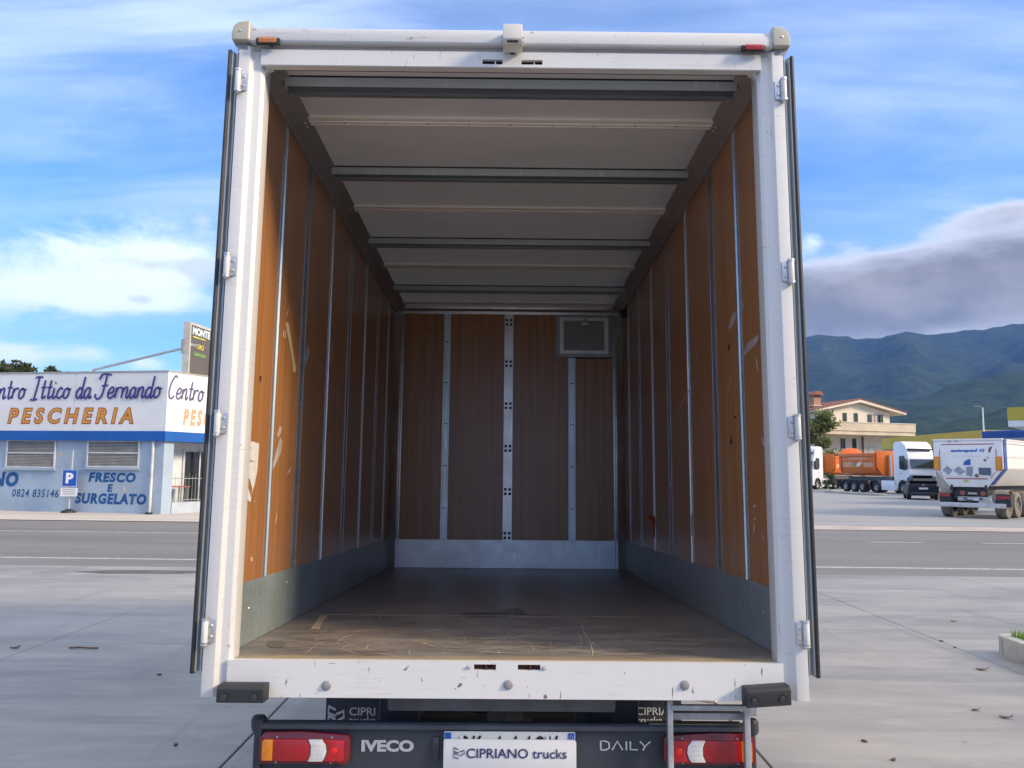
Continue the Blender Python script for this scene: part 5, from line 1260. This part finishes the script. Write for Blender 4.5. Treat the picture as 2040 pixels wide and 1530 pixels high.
for x0, x1 in ((-1.25, -1.02), (1.0, 1.225)):
    mkb = A(MB().box(x0, x1, -.04, -.014, GZ(608), GZ(385)), 'marker_board', REFL, gate)
    A(MB().box(x0 + .04, x1 - .04, -.045, -.0405, GZ(590), GZ(400)), 'marker_centre', REFY, mkb)
mk = lambda u, v, w: (u, -.016 - w, v)
A(fit(text_geo('autosped G', .05, .2), GX(330), GX(885), GZ(325), GZ(258), mk), 'tailgate_lettering', BLUP, gate, recalc=False)
A(fit(text_geo('www.autospedg.com', .0), GX(385), GX(815), GZ(390), GZ(366), mk), 'tailgate_lettering', M('faint_blue_print', (.30, .38, .50), .6), gate, recalc=False)
q0 = [(GX(650) , GZ(525))] + [(GX(650) - .27 * math.sin(a_ * R(15)), GZ(525) + .245 * math.cos(a_ * R(15))) for a_ in range(7)]
A(MB().add([(x, -.016, z) for x, z in q0], [tuple(range(len(q0)))]), 'tailgate_emblem', BLUP, gate)
PATC = M('grey_repair_patch', (.27, .30, .36), .5, 0, .2, 4); PATD = M('dark_repair_patch', (.09, .11, .17), .5)
for k, pts in enumerate(([(180, 610), (265, 535), (350, 610), (280, 690)], [(365, 610), (450, 545), (560, 625), (470, 690)], [(575, 550), (685, 545), (670, 705), (570, 690)], [(775, 565), (968, 568), (968, 690), (778, 680)])):
    A(MB().prism([(GX(x), GZ(y_)) for x, y_ in pts], -.022 - .003 * k, -.013, 'y'), 'repair_patch', PATD if k == 3 else PATC, gate)
MUD = M('brown_paint_loss', (.16, .12, .09), .8, 0, .3, 10)
for pts in ([(935, 290), (960, 235), (1010, 222), (985, 270), (975, 320), (950, 318)], [(850, 440), (880, 420), (912, 440), (885, 470)], [(905, 405), (935, 385), (940, 412)], [(700, 690), (740, 660), (775, 690), (750, 730), (715, 715)], [(290, 125), (350, 125), (315, 150)], [(385, 128), (470, 128), (425, 140)]):
    A(MB().add([(GX(x), -.0175 if y_ > 160 else -.034, GZ(y_)) for x, y_ in pts], [tuple(range(len(pts)))]), 'paint_loss', MUD, gate)
A(MB().box(GX(525), GX(603), -.018, -.0135, GZ(803), GZ(768)), 'yellow_sticker', M('yellow_green_sticker', (.50, .48, .08), .6), gate)
for s in (-1, 1): A(MB().cyl((s * .62, -.06, 1.16), (s * .62, .14, 1.16), .06, n=10).box(s * .62 - .04, s * .62 + .04, -.02, .08, 1.06, 1.3), 'tailgate_hinge', DARK, gate)
ch = A(MB().box(-.45, -.33, .25, 9.2, .88, 1.24).box(.33, .45, .25, 9.2, .88, 1.24).box(-.6, .6, .2, .35, .75, 1.2), 'chassis', DARK)
for s in (-1, 1):
    x0, x1 = (GX(95), GX(292)) if s < 0 else (GX(1010), GX(1240))
    A(MB().box(x0, x1, .10, .5, GZ(1190 if s > 0 else 1140), GZ(985)), 'lamp_carrier', DARK)
    A(MB().box(x0 + .03, x1 - .03, .06, .099, GZ(1068 if s > 0 else 1045), GZ(1012 if s > 0 else 988)), 'rear_lamp', M('dusty_red_lamp', (.34, .03, .035), .4, 0, .2, 8))
    x = GX(475) if s < 0 else GX(805)
    rl_ = A(MB().lathe([(.095, .02), (.10, -.02), (.07, -.03), (.055, -.02), (.05, -.03), (0, -.03)], (x, .18, GZ(980)), (0, 1, 0), 16), 'round_sign', M('dull_red_ring', (.38, .12, .09), .5)); 
    for k in range(3): wheel(at_, (s * .98, .80 + k * 1.31, .52), (s, 0, 0), .52, .40, rim=DUSTR, tyre=DUSTT)
    ar = [(.80 + .60 * math.cos(q * R(15)), .52 + .60 * math.sin(q * R(15))) for q in range(1, 12)]; ar2 = [(.80 + .585 * math.cos(q * R(15)), .52 + .585 * math.sin(q * R(15))) for q in range(11, 0, -1)]
    A(MB().prism(ar + ar2, s * .74, s * 1.24, 'x'), 'mudguard', DUSTR)
A(MB().box(GX(405), GX(910), .08, .12, GZ(1105), GZ(1038)), 'plate_board', M('dusty_plate_board', (.42, .42, .38), .7))
A(MB().box(GX(560), GX(750), .07, .0795, GZ(1098), GZ(1062)), 'number_plate', M('pale_blue_plate', (.55, .58, .62), .6))
A(MB().box(GX(500), GX(560), .072, .0797, GZ(1095), GZ(1050)).box(GX(750), GX(805), .072, .0797, GZ(1095), GZ(1050)), 'plate_lamp', M('navy_dust', (.10, .12, .18), .6))
A(MB().box(GX(572), GX(718), .09, .12, GZ(1000), GZ(968)), 'maker_badge', MATS['dusty_plate_board'])
A(MB().box(-1.16, 1.27, -.02, .08, .42, .60), 'underrun_bar', M('bare_aluminium_bar', (.55, .54, .52), .5, .3, .2, 2), bevel=.01)
A(MB().box(-.1, .1, 8.9, 9.1, .0, 1.0), 'landing_leg', DARK)
A(MB().box(-.09, .09, .0, .06, .52, .72), 'tow_hook', DARK)

ORNG = worn_paint('orange_tipper_paint', (.66, .150, .012), (.42, .16, .07), .35, .2, .38)
TRKW = M('white_tractor_paint', (.72, .73, .75), .3, 0, .04, 1.5, coat=.3)
FADEW = M('faded_white_decal', (.62, .40, .28), .6, 0, .2, 3, col2=(.66, .26, .09), lo=.4, hi=.6)
DEC2 = M('white_decal', (.66, .62, .58), .6, 0, .15, 5); DECG = M('green_decal', (.20, .35, .10), .6)
def tipper(pos, h, label):
    t_ = empty('tipper_truck', lift_rot(pos, h), label, 'truck', 'orange tipper trucks parked in the yard')
    def Q(mb, n_, m_, par=t_, **k): return mb.build(n_, m_, par, **k)
    # half-pipe tub on a three-axle trailer; rear end at y=0
    sec = [(-1.22, 3.55), (-1.25, 3.1), (-1.25, 2.25), (-1.0, 1.75), (-.6, 1.5), (.6, 1.5), (1.0, 1.75), (1.25, 2.25), (1.25, 3.1), (1.22, 3.55)]
    tub = Q(MB().prism(sec, .3, 5.9, 'y'), 'tub', ORNG, bevel=.03)
    Q(MB().prism([(1.23, 3.55), (1.33, 3.55), (1.33, 3.3), (1.25, 3.22)], .2, 5.9, 'y').prism([(-1.23, 3.55), (-1.33, 3.55), (-1.33, 3.3), (-1.25, 3.22)], .2, 5.9, 'y'), 'top_rail', ORNG, tub, bevel=.01)
    for s in (-1, 1):
        Q(MB().prism([(1.30, 2.95), (1.30, 2.85), (1.25, 2.80), (1.25, 3.0)] if s > 0 else [(-1.30, 2.95), (-1.30, 2.85), (-1.25, 2.80), (-1.25, 3.0)], .3, 5.8, 'y'), 'side_rib', ORNG, tub)
        for yy in (.3, 5.65): Q(MB().box(s * 1.25, s * 1.32, yy, yy + .25, 1.95, 3.3), 'side_post', ORNG, tub)
        dcl = lambda pts, n_, m_: Q(MB().add([(s * 1.2525, a_, b_) for a_, b_ in pts], [tuple(range(len(pts)))]), n_, m_, tub)
        dcl([(.8, 2.30), (2.4, 2.30), (2.4, 2.78), (.8, 2.78)], 'faded_decal', FADEW)
        dcl([(3.0, 2.32), (3.4, 2.32), (3.7, 2.5), (3.9, 2.78), (3.5, 2.78), (3.0, 2.6)], 'faded_decal', DEC2)
        dcl([(2.55, 2.30), (2.9, 2.30), (2.9, 2.70), (2.7, 2.78), (2.55, 2.5)], 'faded_decal', DECG)
        dcl([(4.1, 2.30), (5.5, 2.30), (5.5, 2.7), (4.1, 2.7)], 'faded_decal', FADEW)
        dcl([(1.6, 3.02), (4.6, 3.02), (4.6, 3.18), (1.6, 3.18)], 'faded_decal', FADEW)
    arch = [(1.25, 2.2), (1.0, 1.75), (.6, 1.5), (-.6, 1.5), (-1.0, 1.75), (-1.25, 2.2), (-1.25, 3.5)] + [(-1.2 * math.cos(q * R(15)), 3.5 + .62 * math.sin(q * R(15))) for q in range(1, 12)] + [(1.25, 3.5)]
    Q(MB().prism(arch, .12, .28, 'y'), 'tailgate', ORNG, tub, bevel=.02)
    Q(MB().prism([(1.2, 3.75), (1.2, 2.2), (.6, 1.5), (-.6, 1.5), (-1.2, 2.2), (-1.2, 3.75)], 5.91, 6.05, 'y'), 'headboard', ORNG, tub, bevel=.02)
    Q(MB().cyl((0, 6.25, 1.3), (0, 6.2, 3.4), .11), 'lift_ram', STRIP)
    Q(MB().box(-.45, -.33, .4, 6.9, 1.05, 1.45).box(.33, .45, .4, 6.9, 1.05, 1.45).box(-1.1, 1.1, .5, .62, .6, .75), 'trailer_chassis', BEAM)
    for s in (-1, 1):
        for k in range(3):
            yc = 1.0 + k * 1.33
            wheel(t_, (s * 1.02, yc, .52), (s, 0, 0), .52, .38, n=20)
            ar = [(yc + .60 * math.cos(q * R(20)), .52 + .60 * math.sin(q * R(20))) for q in range(1, 9)]; ar2 = [(yc + .58 * math.cos(q * R(20)), .52 + .58 * math.sin(q * R(20))) for q in range(8, 0, -1)]
            Q(MB().prism(ar + ar2, s * .80, s * 1.24, 'x'), 'mudguard', PLASTIC)
        wheel(t_, (s * 1.02, 5.90, .52), (s, 0, 0), .52, .5, n=20); wheel(t_, (s * 1.04, 9.60, .52), (s, 0, 0), .52, .36, n=20)
        Q(MB().box(s * 1.0, s * 1.24, 6.65, 8.80, .28, 1.12), 'side_skirt', TRKW, bevel=.03)
        Q(MB().prism([(5.90 + .62 * math.cos(q * R(20)), .52 + .62 * math.sin(q * R(20))) for q in range(1, 9)] + [(5.90 + .59 * math.cos(q * R(20)), .52 + .59 * math.sin(q * R(20))) for q in range(8, 0, -1)], s * .78, s * 1.25, 'x'), 'mudguard', PLASTIC)
    Q(MB().box(-.45, .45, 5.30, 10.30, .7, 1.0), 'tractor_chassis', DARK)
    pr = [(8.45, 1.0), (8.45, 4.15), (8.65, 4.42), (9.60, 4.46), (10.05, 4.15), (10.45, 3.0), (10.65, 1.85), (10.68, .45), (10.25, .38), (10.20, .75), (9.90, 1.14), (9.30, 1.14), (9.00, .75), (8.95, .45), (8.60, .45)]
    cb_ = Q(MB().prism(pr, -1.24, 1.24, 'x'), 'cab', TRKW, bevel=.09, seg=3)
    Q(MB().add([(-1.1, 10.09, 3.60), (1.1, 10.09, 3.60), (1.16, 10.60, 2.15), (-1.16, 10.60, 2.15)], [(0, 1, 2, 3)], Matrix.Translation((0, .12, .06))), 'windscreen', GLS, cb_)
    Q(MB().box(-1.1, 1.1, 10.60, 10.72, .55, 1.5), 'grille', PLASTIC, cb_, bevel=.03)
    Q(MB().box(-1.12, 1.12, 9.90, 10.40, 3.70, 3.84), 'sun_visor', GLS, cb_, bevel=.02)
    for s in (-1, 1):
        Q(MB().prism([(9.25, 2.15), (9.25, 3.2), (9.95, 3.25), (10.28, 2.6), (10.32, 2.1), (9.90, 2.0)], s * 1.242, s * 1.252, 'x'), 'side_window', GLS, cb_)
        Q(MB().box(s * 1.30, s * 1.48, 10.25, 10.42, 2.15, 2.95), 'mirror', PLASTIC, cb_, bevel=.03)
        Q(MB().prism([(9.70 + .68 * math.cos(q * R(20)), .52 + .68 * math.sin(q * R(20))) for q in range(0, 10)] + [(9.70 + .60 * math.cos(q * R(20)), .52 + .60 * math.sin(q * R(20))) for q in range(9, -1, -1)], s * 1.18, s * 1.27, 'x'), 'wheel_arch', PLASTIC, cb_)
        Q(MB().box(s * .75, s * 1.15, 10.62, 10.70, .62, .85), 'headlight', CLRL, cb_, bevel=.02)
        Q(MB().box(s * 1.243, s * 1.25, 9.32, 9.50, 1.72, 1.78), 'door_handle', PLASTIC, cb_)
    return t_
tipper((32.75, 79.9, .004), (.17, -.985, 0), 'orange tipper truck with white cab parked nose forward behind the black car')
h2 = Vector((-.74, -.67, 0)).normalized(); F2 = at(1626, 960, 86)
p2 = Vector((F2.x, F2.y, .004)) - h2 * 9.6 - Vector((h2.y, -h2.x, 0)) * -1.02
tipper((p2.x, p2.y, .004), h2, 'orange tipper truck with sunlit white cab parked farther back, before the cream house')

# ---- black car seen from behind
car = empty('parked_car', lift_rot((27.35, 55.0, .004), (.40, 1, 0)), 'black sport utility car parked beside the white tractor cab', 'car')
def loft(secs, name, mat, par, **k):
    mb = MB(); n = len(secs[0][1]); vs = [(x, y_, z) for y_, s_ in secs for x, z in s_]
    fs = [(i * n + j, i * n + (j + 1) % n, (i + 1) * n + (j + 1) % n, (i + 1) * n + j) for i in range(len(secs) - 1) for j in range(n)]
    fs += [tuple(range(n))[::-1], tuple(range((len(secs) - 1) * n, len(secs) * n))]
    mb.add(vs, fs); return mb.build(name, mat, par, **k)
BLKP = M('black_car_paint', (.010, .011, .015), .30, 0, .05, 2, coat=.1, spec=.35)
def cs(w, zb_, zm, zt_, wt): return [(-w * .93, zb_), (w * .93, zb_), (w, zb_ + .2), (w * 1.0, zm), (wt, zt_), (-wt, zt_), (-w * 1.0, zm), (-w, zb_ + .2)]
loft([(.0, cs(.88, .40, .82, 1.02, .78)), (.10, cs(.94, .32, .88, 1.10, .82)), (.9, cs(.97, .26, .95, 1.12, .84)), (3.1, cs(.97, .26, .92, 1.08, .84)), (4.3, cs(.95, .28, .84, .98, .78)), (4.72, cs(.84, .36, .68, .80, .66))], 'body', BLKP, car, bevel=.05, seg=3)
loft([(.04, cs(.80, 1.04, 1.06, 1.08, .76)), (.22, cs(.81, 1.04, 1.25, 1.42, .66)), (.55, cs(.82, 1.04, 1.36, 1.62, .62)), (1.6, cs(.82, 1.04, 1.36, 1.67, .62)), (2.5, cs(.82, 1.04, 1.34, 1.62, .62)), (3.45, cs(.80, 1.0, 1.04, 1.06, .70))], 'cabin', BLKP, car, bevel=.04, seg=2)
MB().add([(-.66, .09, 1.14), (.66, .09, 1.14), (.57, .245, 1.42), (-.57, .245, 1.42)], [(0, 1, 2, 3)], Matrix.Translation((0, -.05, .0))).build('rear_window', GLS, car)
MB().box(-.60, .60, .18, .60, 1.56, 1.61).build('spoiler', BLKP, car, bevel=.015)
MB().box(-.27, .27, -.035, -.012, .70, .82).build('number_plate', PW, car)
MB().box(-.88, .88, -.03, .05, .86, .90).build('light_bar', M('dark_red_bar', (.10, .008, .01), .2, 0, .1, 4, coat=.5), car, bevel=.01)
MB().lathe([(0, -.035), (.04, -.03), (.05, -.01)], (0, 0, .98), (0, 1, 0), 14).build('badge', STRIP, car)
MB().box(-.80, .80, -.02, .10, .36, .50).build('bumper_insert', PLASTIC, car, bevel=.02)
for s in (-1, 1):
    wheel(car, (s * .84, .85, .37), (s, 0, 0), .37, .27, n=20); wheel(car, (s * .84, 3.75, .37), (s, 0, 0), .37, .27, n=20)
    MB().box(s * .93, s * 1.1, 2.85, 3.0, .98, 1.12).build('mirror', BLKP, car, bevel=.02)
    MB().prism([(.5, 1.12), (.8, 1.46), (2.3, 1.48), (3.1, 1.12)], s * .80, s * .805, 'x').build('side_window', GLS, car)

# ---- house with gable, balcony and chimney
HYo = 100.
def hp(px, py): P = at(px, py, HYo); return P.x, P.z
HX0, HX1 = hp(1612, 830)[0], hp(1785, 830)[0]
RX, RZ = hp(1707, 797); EX, EZ = hp(1815, 822); EXl = 2 * RX - EX
CREAMW = M('cream_render', (.74, .67, .55), .85, 0, .06, .5, .05, 40); BEIGE = M('beige_balcony_render', (.62, .53, .38), .85, 0, .10, .6)
TILE = M('terracotta_tiles', (.27, .11, .065), .85, 0, .3, 3); SHUT = M('dark_green_shutter', (.025, .055, .045), .6)
hs = empty('house', Matrix.Translation((RX, HYo, 0)) @ Matrix.Rotation(R(16), 4, 'Z'), 'cream gabled house with long beige balcony, green shutters and brick chimney', 'house')
HI = Matrix.Translation((-RX, -HYo, 0))
def H(mb, n_, m_, par=hs, **k): return mb.build(n_, m_, par, inv=HI, **k)
sl_ = (RZ - EZ) / (EX - RX)
wz = lambda x: RZ - .38 - abs(x - RX) * sl_
XL1, XR1 = hp(1640, 880)[0] - 2.2, hp(1768, 880)[0]
hw = H(MB().prism([(HX0, 6.2), (HX1, 6.2), (HX1, wz(HX1)), (RX, wz(RX)), (HX0, wz(HX0))], HYo, HYo + 12, 'y'), 'upper_wall', CREAMW)
lwall = H(MB().box(XL1, XR1, HYo + .15, HYo + 12, 0, 6.2), 'lower_wall', CREAMW)
H(MB().prism([(EXl, EZ), (EXl, EZ - .22), (RX, RZ - .30), (EX, EZ - .22), (EX, EZ), (RX, RZ)], HYo - .75, HYo + 13, 'y'), 'eaves', CREAMW)
for s in (-1, 1):
    xa, xb = (RX, EX + .1) if s > 0 else (EXl - .1, RX)
    n_ = 30
    for q in range(n_):
        x0 = xa + (xb - xa) * q / n_; x1 = xa + (xb - xa) * (q + 1) / n_ - .02
        z0 = RZ - abs(x0 - RX) * sl_; z1_ = RZ - abs(x1 - RX) * sl_
        H(MB().add([(x0, HYo - .80, z0 + .03), (x1, HYo - .80, z1_ + .03), (x1, HYo - .80, z1_ + .14 - .03 * s), (x0, HYo - .80, z0 + .14 + .03 * s), (x0, HYo + 13.1, z0 + .03), (x1, HYo + 13.1, z1_ + .03), (x1, HYo + 13.1, z1_ + .14 - .03 * s), (x0, HYo + 13.1, z0 + .14 + .03 * s)],
          [(0, 1, 2, 3), (4, 7, 6, 5), (0, 4, 5, 1), (1, 5, 6, 2), (2, 6, 7, 3), (3, 7, 4, 0)]), 'tile_row', TILE, hs)
bx0, bx1 = hp(1600, 850)[0], hp(1816, 850)[0]; bz1, bz0 = hp(1750, 845)[1], hp(1750, 861)[1]
bal = H(MB().box(bx0, bx1, HYo - 2.2, HYo - 2.05, bz0, bz1).box(bx1 - .15, bx1, HYo - 2.05, HYo + 8, bz0, bz1), 'balcony', BEIGE)
H(MB().box(bx0 + .4, bx1 - .02, HYo - 2.1, HYo + 8, bz0 - .45, bz0 - .002), 'balcony_slab', BEIGE, bal)
H(MB().box(bx0 - .02, bx1 + .06, HYo - 2.26, HYo - 1.99, bz1 + .001, bz1 + .07), 'balcony_coping', CREAMW, bal)
for px0, px1, py0, py1, kind in ((1629, 1647, 822, 842, 2), (1673.5, 1683, 823, 842.5, 1), (1699.5, 1709, 823, 842.5, 1), (1732, 1769, 825, 844, 3), (1632, 1644, 874, 893, 2), (1670, 1681, 874, 893.5, 0), (1697.5, 1707, 874, 893.5, 1), (1735, 1752, 889, 905, 4)):
    x0, z1_ = hp(px0, py0); x1, z0 = hp(px1, py1); off = HYo if py0 < 850 else HYo + .15
    if py0 < 850: z0 -= .5
    wn = H(MB().plate(x0, x1, z0, z1_, [(x0 + .08, x1 - .08, z0 + .08, z1_ - .08)], off - .06, off - .002, mkxz), 'window', SHUT if kind < 4 else BEIGE)
    H(MB().box(x0 + .07, x1 - .07, off - .02, off - .003, z0 + .07, z1_ - .07), 'pane', GLS if kind in (0, 3) else (SHUT if kind != 4 else CREAMW), wn)
    if kind in (1, 2):
        n_ = 12
        for q in range(n_):
            z = z0 + .1 + (z1_ - z0 - .2) * q / n_
            H(MB().box(x0 + .085, x1 - .085, off - .045, off - .0215, z, z + (z1_ - z0 - .2) / n_ * .55), 'slat', SHUT, wn)
    if kind == 2: H(MB().box((x0 + x1) / 2 - .05, (x0 + x1) / 2 + .05, off - .058, off - .046, z0 + .08, z1_ - .08), 'mullion', SHUT, wn)
    if kind == 3:
        for f0, f1 in ((.25, .42), (.46, .62)): H(MB().box(x0 + (x1 - x0) * f0, x0 + (x1 - x0) * f1, off - .05, off - .03, z0 + .08, z1_ - .08), 'curtain', M('pale_curtain', (.50, .44, .42), .8), wn)
        for f0 in (.0, .78): H(MB().box(x0 + (x1 - x0) * f0 + .02, x0 + (x1 - x0) * (f0 + .2), off - .075, off - .061, z0, z1_), 'shutter_leaf', SHUT, wn)
px_, _ = hp(1720, 880); H(MB().cyl((px_, HYo - .05, 0), (px_, HYo - .05, 6.15), .09, n=8), 'downpipe', M('brown_pipe', (.07, .045, .035), .6))
cx0, cz1 = hp(1624, 793); cx1, cz0 = hp(1641, 810)
BRK = M('tan_brick', (.42, .23, .15), .85, 0, .2, 6, .2, 30)
chy = HYo + 1.4
chm = H(MB().box(cx0, cx1, chy, chy + 1.1, 7.9, cz1), 'chimney', BRK)
H(MB().box(cx0 - .1, cx1 + .1, chy - .1, chy + 1.2, cz1 - .95, cz1 - .85), 'chimney_band', CREAMW, chm)
for x in (cx0 + .05, (cx0 + cx1) / 2 - .1, cx1 - .25): H(MB().box(x, x + .2, chy + .05, chy + .3, cz1 + .002, cz1 + .35), 'chimney_pier', BRK, chm)
H(MB().prism([(cx0 - .25, cz1 + .35), (cx1 + .25, cz1 + .35), (cx1 + .05, cz1 + .6), ((cx0 + cx1) / 2 + .25, cz1 + .85), ((cx0 + cx1) / 2 - .25, cz1 + .85), (cx0 - .05, cz1 + .6)], chy - .25, chy + 1.35, 'y'), 'chimney_cap', TILE, chm, bevel=.03)
# ---- yard greenery
for i, (px, py, Y, cr) in enumerate(((1622, 802, 95, 2.6), (1637, 822, 94, 2.0))):
    P = at(px, py, Y)
    tree('leafy_tree', ['tall light green tree rising to the eaves of the cream house', 'shorter light green tree before the lower windows of the cream house'][i], (P.x, P.y, .003), P.z, cr, LEAF1, 2600, .19, .14, 'trees before the cream house', seed=50 + i, low=.2)
P = at(1654, 893, 93); tree('leafy_tree', 'slim sapling between the house trees and the orange tub', (P.x, P.y, .003), P.z * .98, 1.2, LEAF1, 1100, .14, .07, 'trees before the cream house', seed=61)
P = gp(1659, 982); tree('roadside_shrub', 'low scruffy shrub on the end of the kerbed island by the orange tipper', (P.x, P.y + .6, .1), 1.5, .75, LEAF2, 700, .10, .03, None, 'shrub', 63, .1)
P = gp(1624, 1035); tree('roadside_shrub', 'pale dry weeds at the yard edge beside the road', (P.x - .6, P.y + .2, .0), .55, .5, leafmat('straw_weed', (.20, .17, .06), (.34, .29, .12)), 500, .07, .015, None, 'shrub', 64, .05)
i0, i1 = gp(1650, 981.5), gp(1764, 988.5); dI = (i1 - i0); dI.z = 0; lI = dI.length; dI.normalize()
isl = empty('traffic_island', lift_rot((i0.x, i0.y, .003), dI), 'narrow kerbed island on the yard beside the orange tipper wheels', 'kerb')
for k in range(int(lI)): MB().box(-.35, .35, k * 1.0, k * 1.0 + .985, -.02, .15).build('kerb_stone', KERB, isl, bevel=.02)
# ---- yellow-fascia warehouse, canopy, lamp post, blue trailer
wh = empty('warehouse', Matrix.Translation((54.5, 95, 0)), 'long warehouse with yellow fascia beyond the parked tippers', 'warehouse')
MB().box(0, 24, 0, 42, 0, 5.2).build('wall', M('pale_grey_cladding', (.45, .45, .43), .7, 0, .06, .3), wh)
MB().box(-.3, 24.3, -.3, 42.3, 5.2, 6.85).build('fascia', M('mustard_yellow_fascia', (.52, .40, .055), .6, 0, .08, .3), wh)
for k in range(5): MB().box(-.06, -.002, 3 + k * 8, 6.5 + k * 8, .05, 4.2).build('roller_door', M('grey_roller_door', (.30, .31, .32), .6), wh)
a, c_ = at(2008, 850, 62), at(2008, 812, 62); mid = at(2008, 838, 62)
cn_ = empty('filling_station_canopy', lift_rot((a.x, 62, 0), (.66, .75, 0)), 'flat canopy with yellow and white fascia high above the trailers', 'canopy')
MB().box(0, 14, 0, 12, mid.z, c_.z).build('yellow_fascia', MATS['mustard_yellow_fascia'], cn_)
MB().box(.02, 13.98, .02, 11.98, a.z, mid.z - .002).build('white_fascia', PLW, cn_)
for x in (3, 11):
    for y_ in (3, 9): MB().box(x, x + .35, y_, y_ + .35, 0, a.z).build('column', PLW, cn_)
P = at(1957.5, 812, 70)
lp = empty('lamp_post', Matrix.Translation((P.x, 70, .003)), 'slim pale lamp post rising behind the white tipper trailer', 'lamp post')
MB().cyl((0, 0, 0), (.0, 0, P.z), .085, .055, 12).build('pole', PLW, lp)
MB().tube([(0, 0, P.z - .1), (-.1, 0, P.z + .06), (-.5, 0, P.z + .10)], .018).build('arm', DARKALU, lp)
MB().box(-.75, -.45, -.07, .07, P.z + .07, P.z + .12).build('lamp_head', DARKALU, lp, bevel=.02)
a = at(1957, 858, 45)
bt = empty('curtain_trailer', lift_rot((a.x, 45, .004), (.75, .66, 0)), 'trailer with royal blue tarpaulin roof standing behind the white tipper trailer', 'trailer')
TARP = M('royal_blue_tarpaulin', (.012, .06, .26), .5, 0, .15, 1.2, .2, 6)
MB().box(0, 2.5, 0, 13.4, 1.15, a.z - .35).build('body', M('grey_trailer_side', (.30, .32, .36), .5), bt)
tp = MB().box(-.03, 2.53, -.03, 13.43, a.z - .42, a.z - .04).build('tarpaulin', TARP, bt, bevel=.03)
for k in range(5): MB().cyl((-.03, .6 + k * 3.0, a.z - .04), (2.53, .6 + k * 3.0, a.z - .04), .05, n=8).build('roof_hoop', TARP, tp)
MB().box(.6, 1.9, .5, 13.2, .8, 1.149).build('chassis', DARK, bt)
for s in (0, 1):
    for k in range(3): wheel(bt, (1.25 + (s * 2 - 1) * 1.0, 2.0 + k * 1.31, .5), (s * 2 - 1, 0, 0), .5, .38, n=16)
    MB().box(1.25 + (s * 2 - 1) * .9 - .1, 1.25 + (s * 2 - 1) * .9 + .1, 10.2, 10.4, .0, .9).build('landing_leg', DARK, bt)
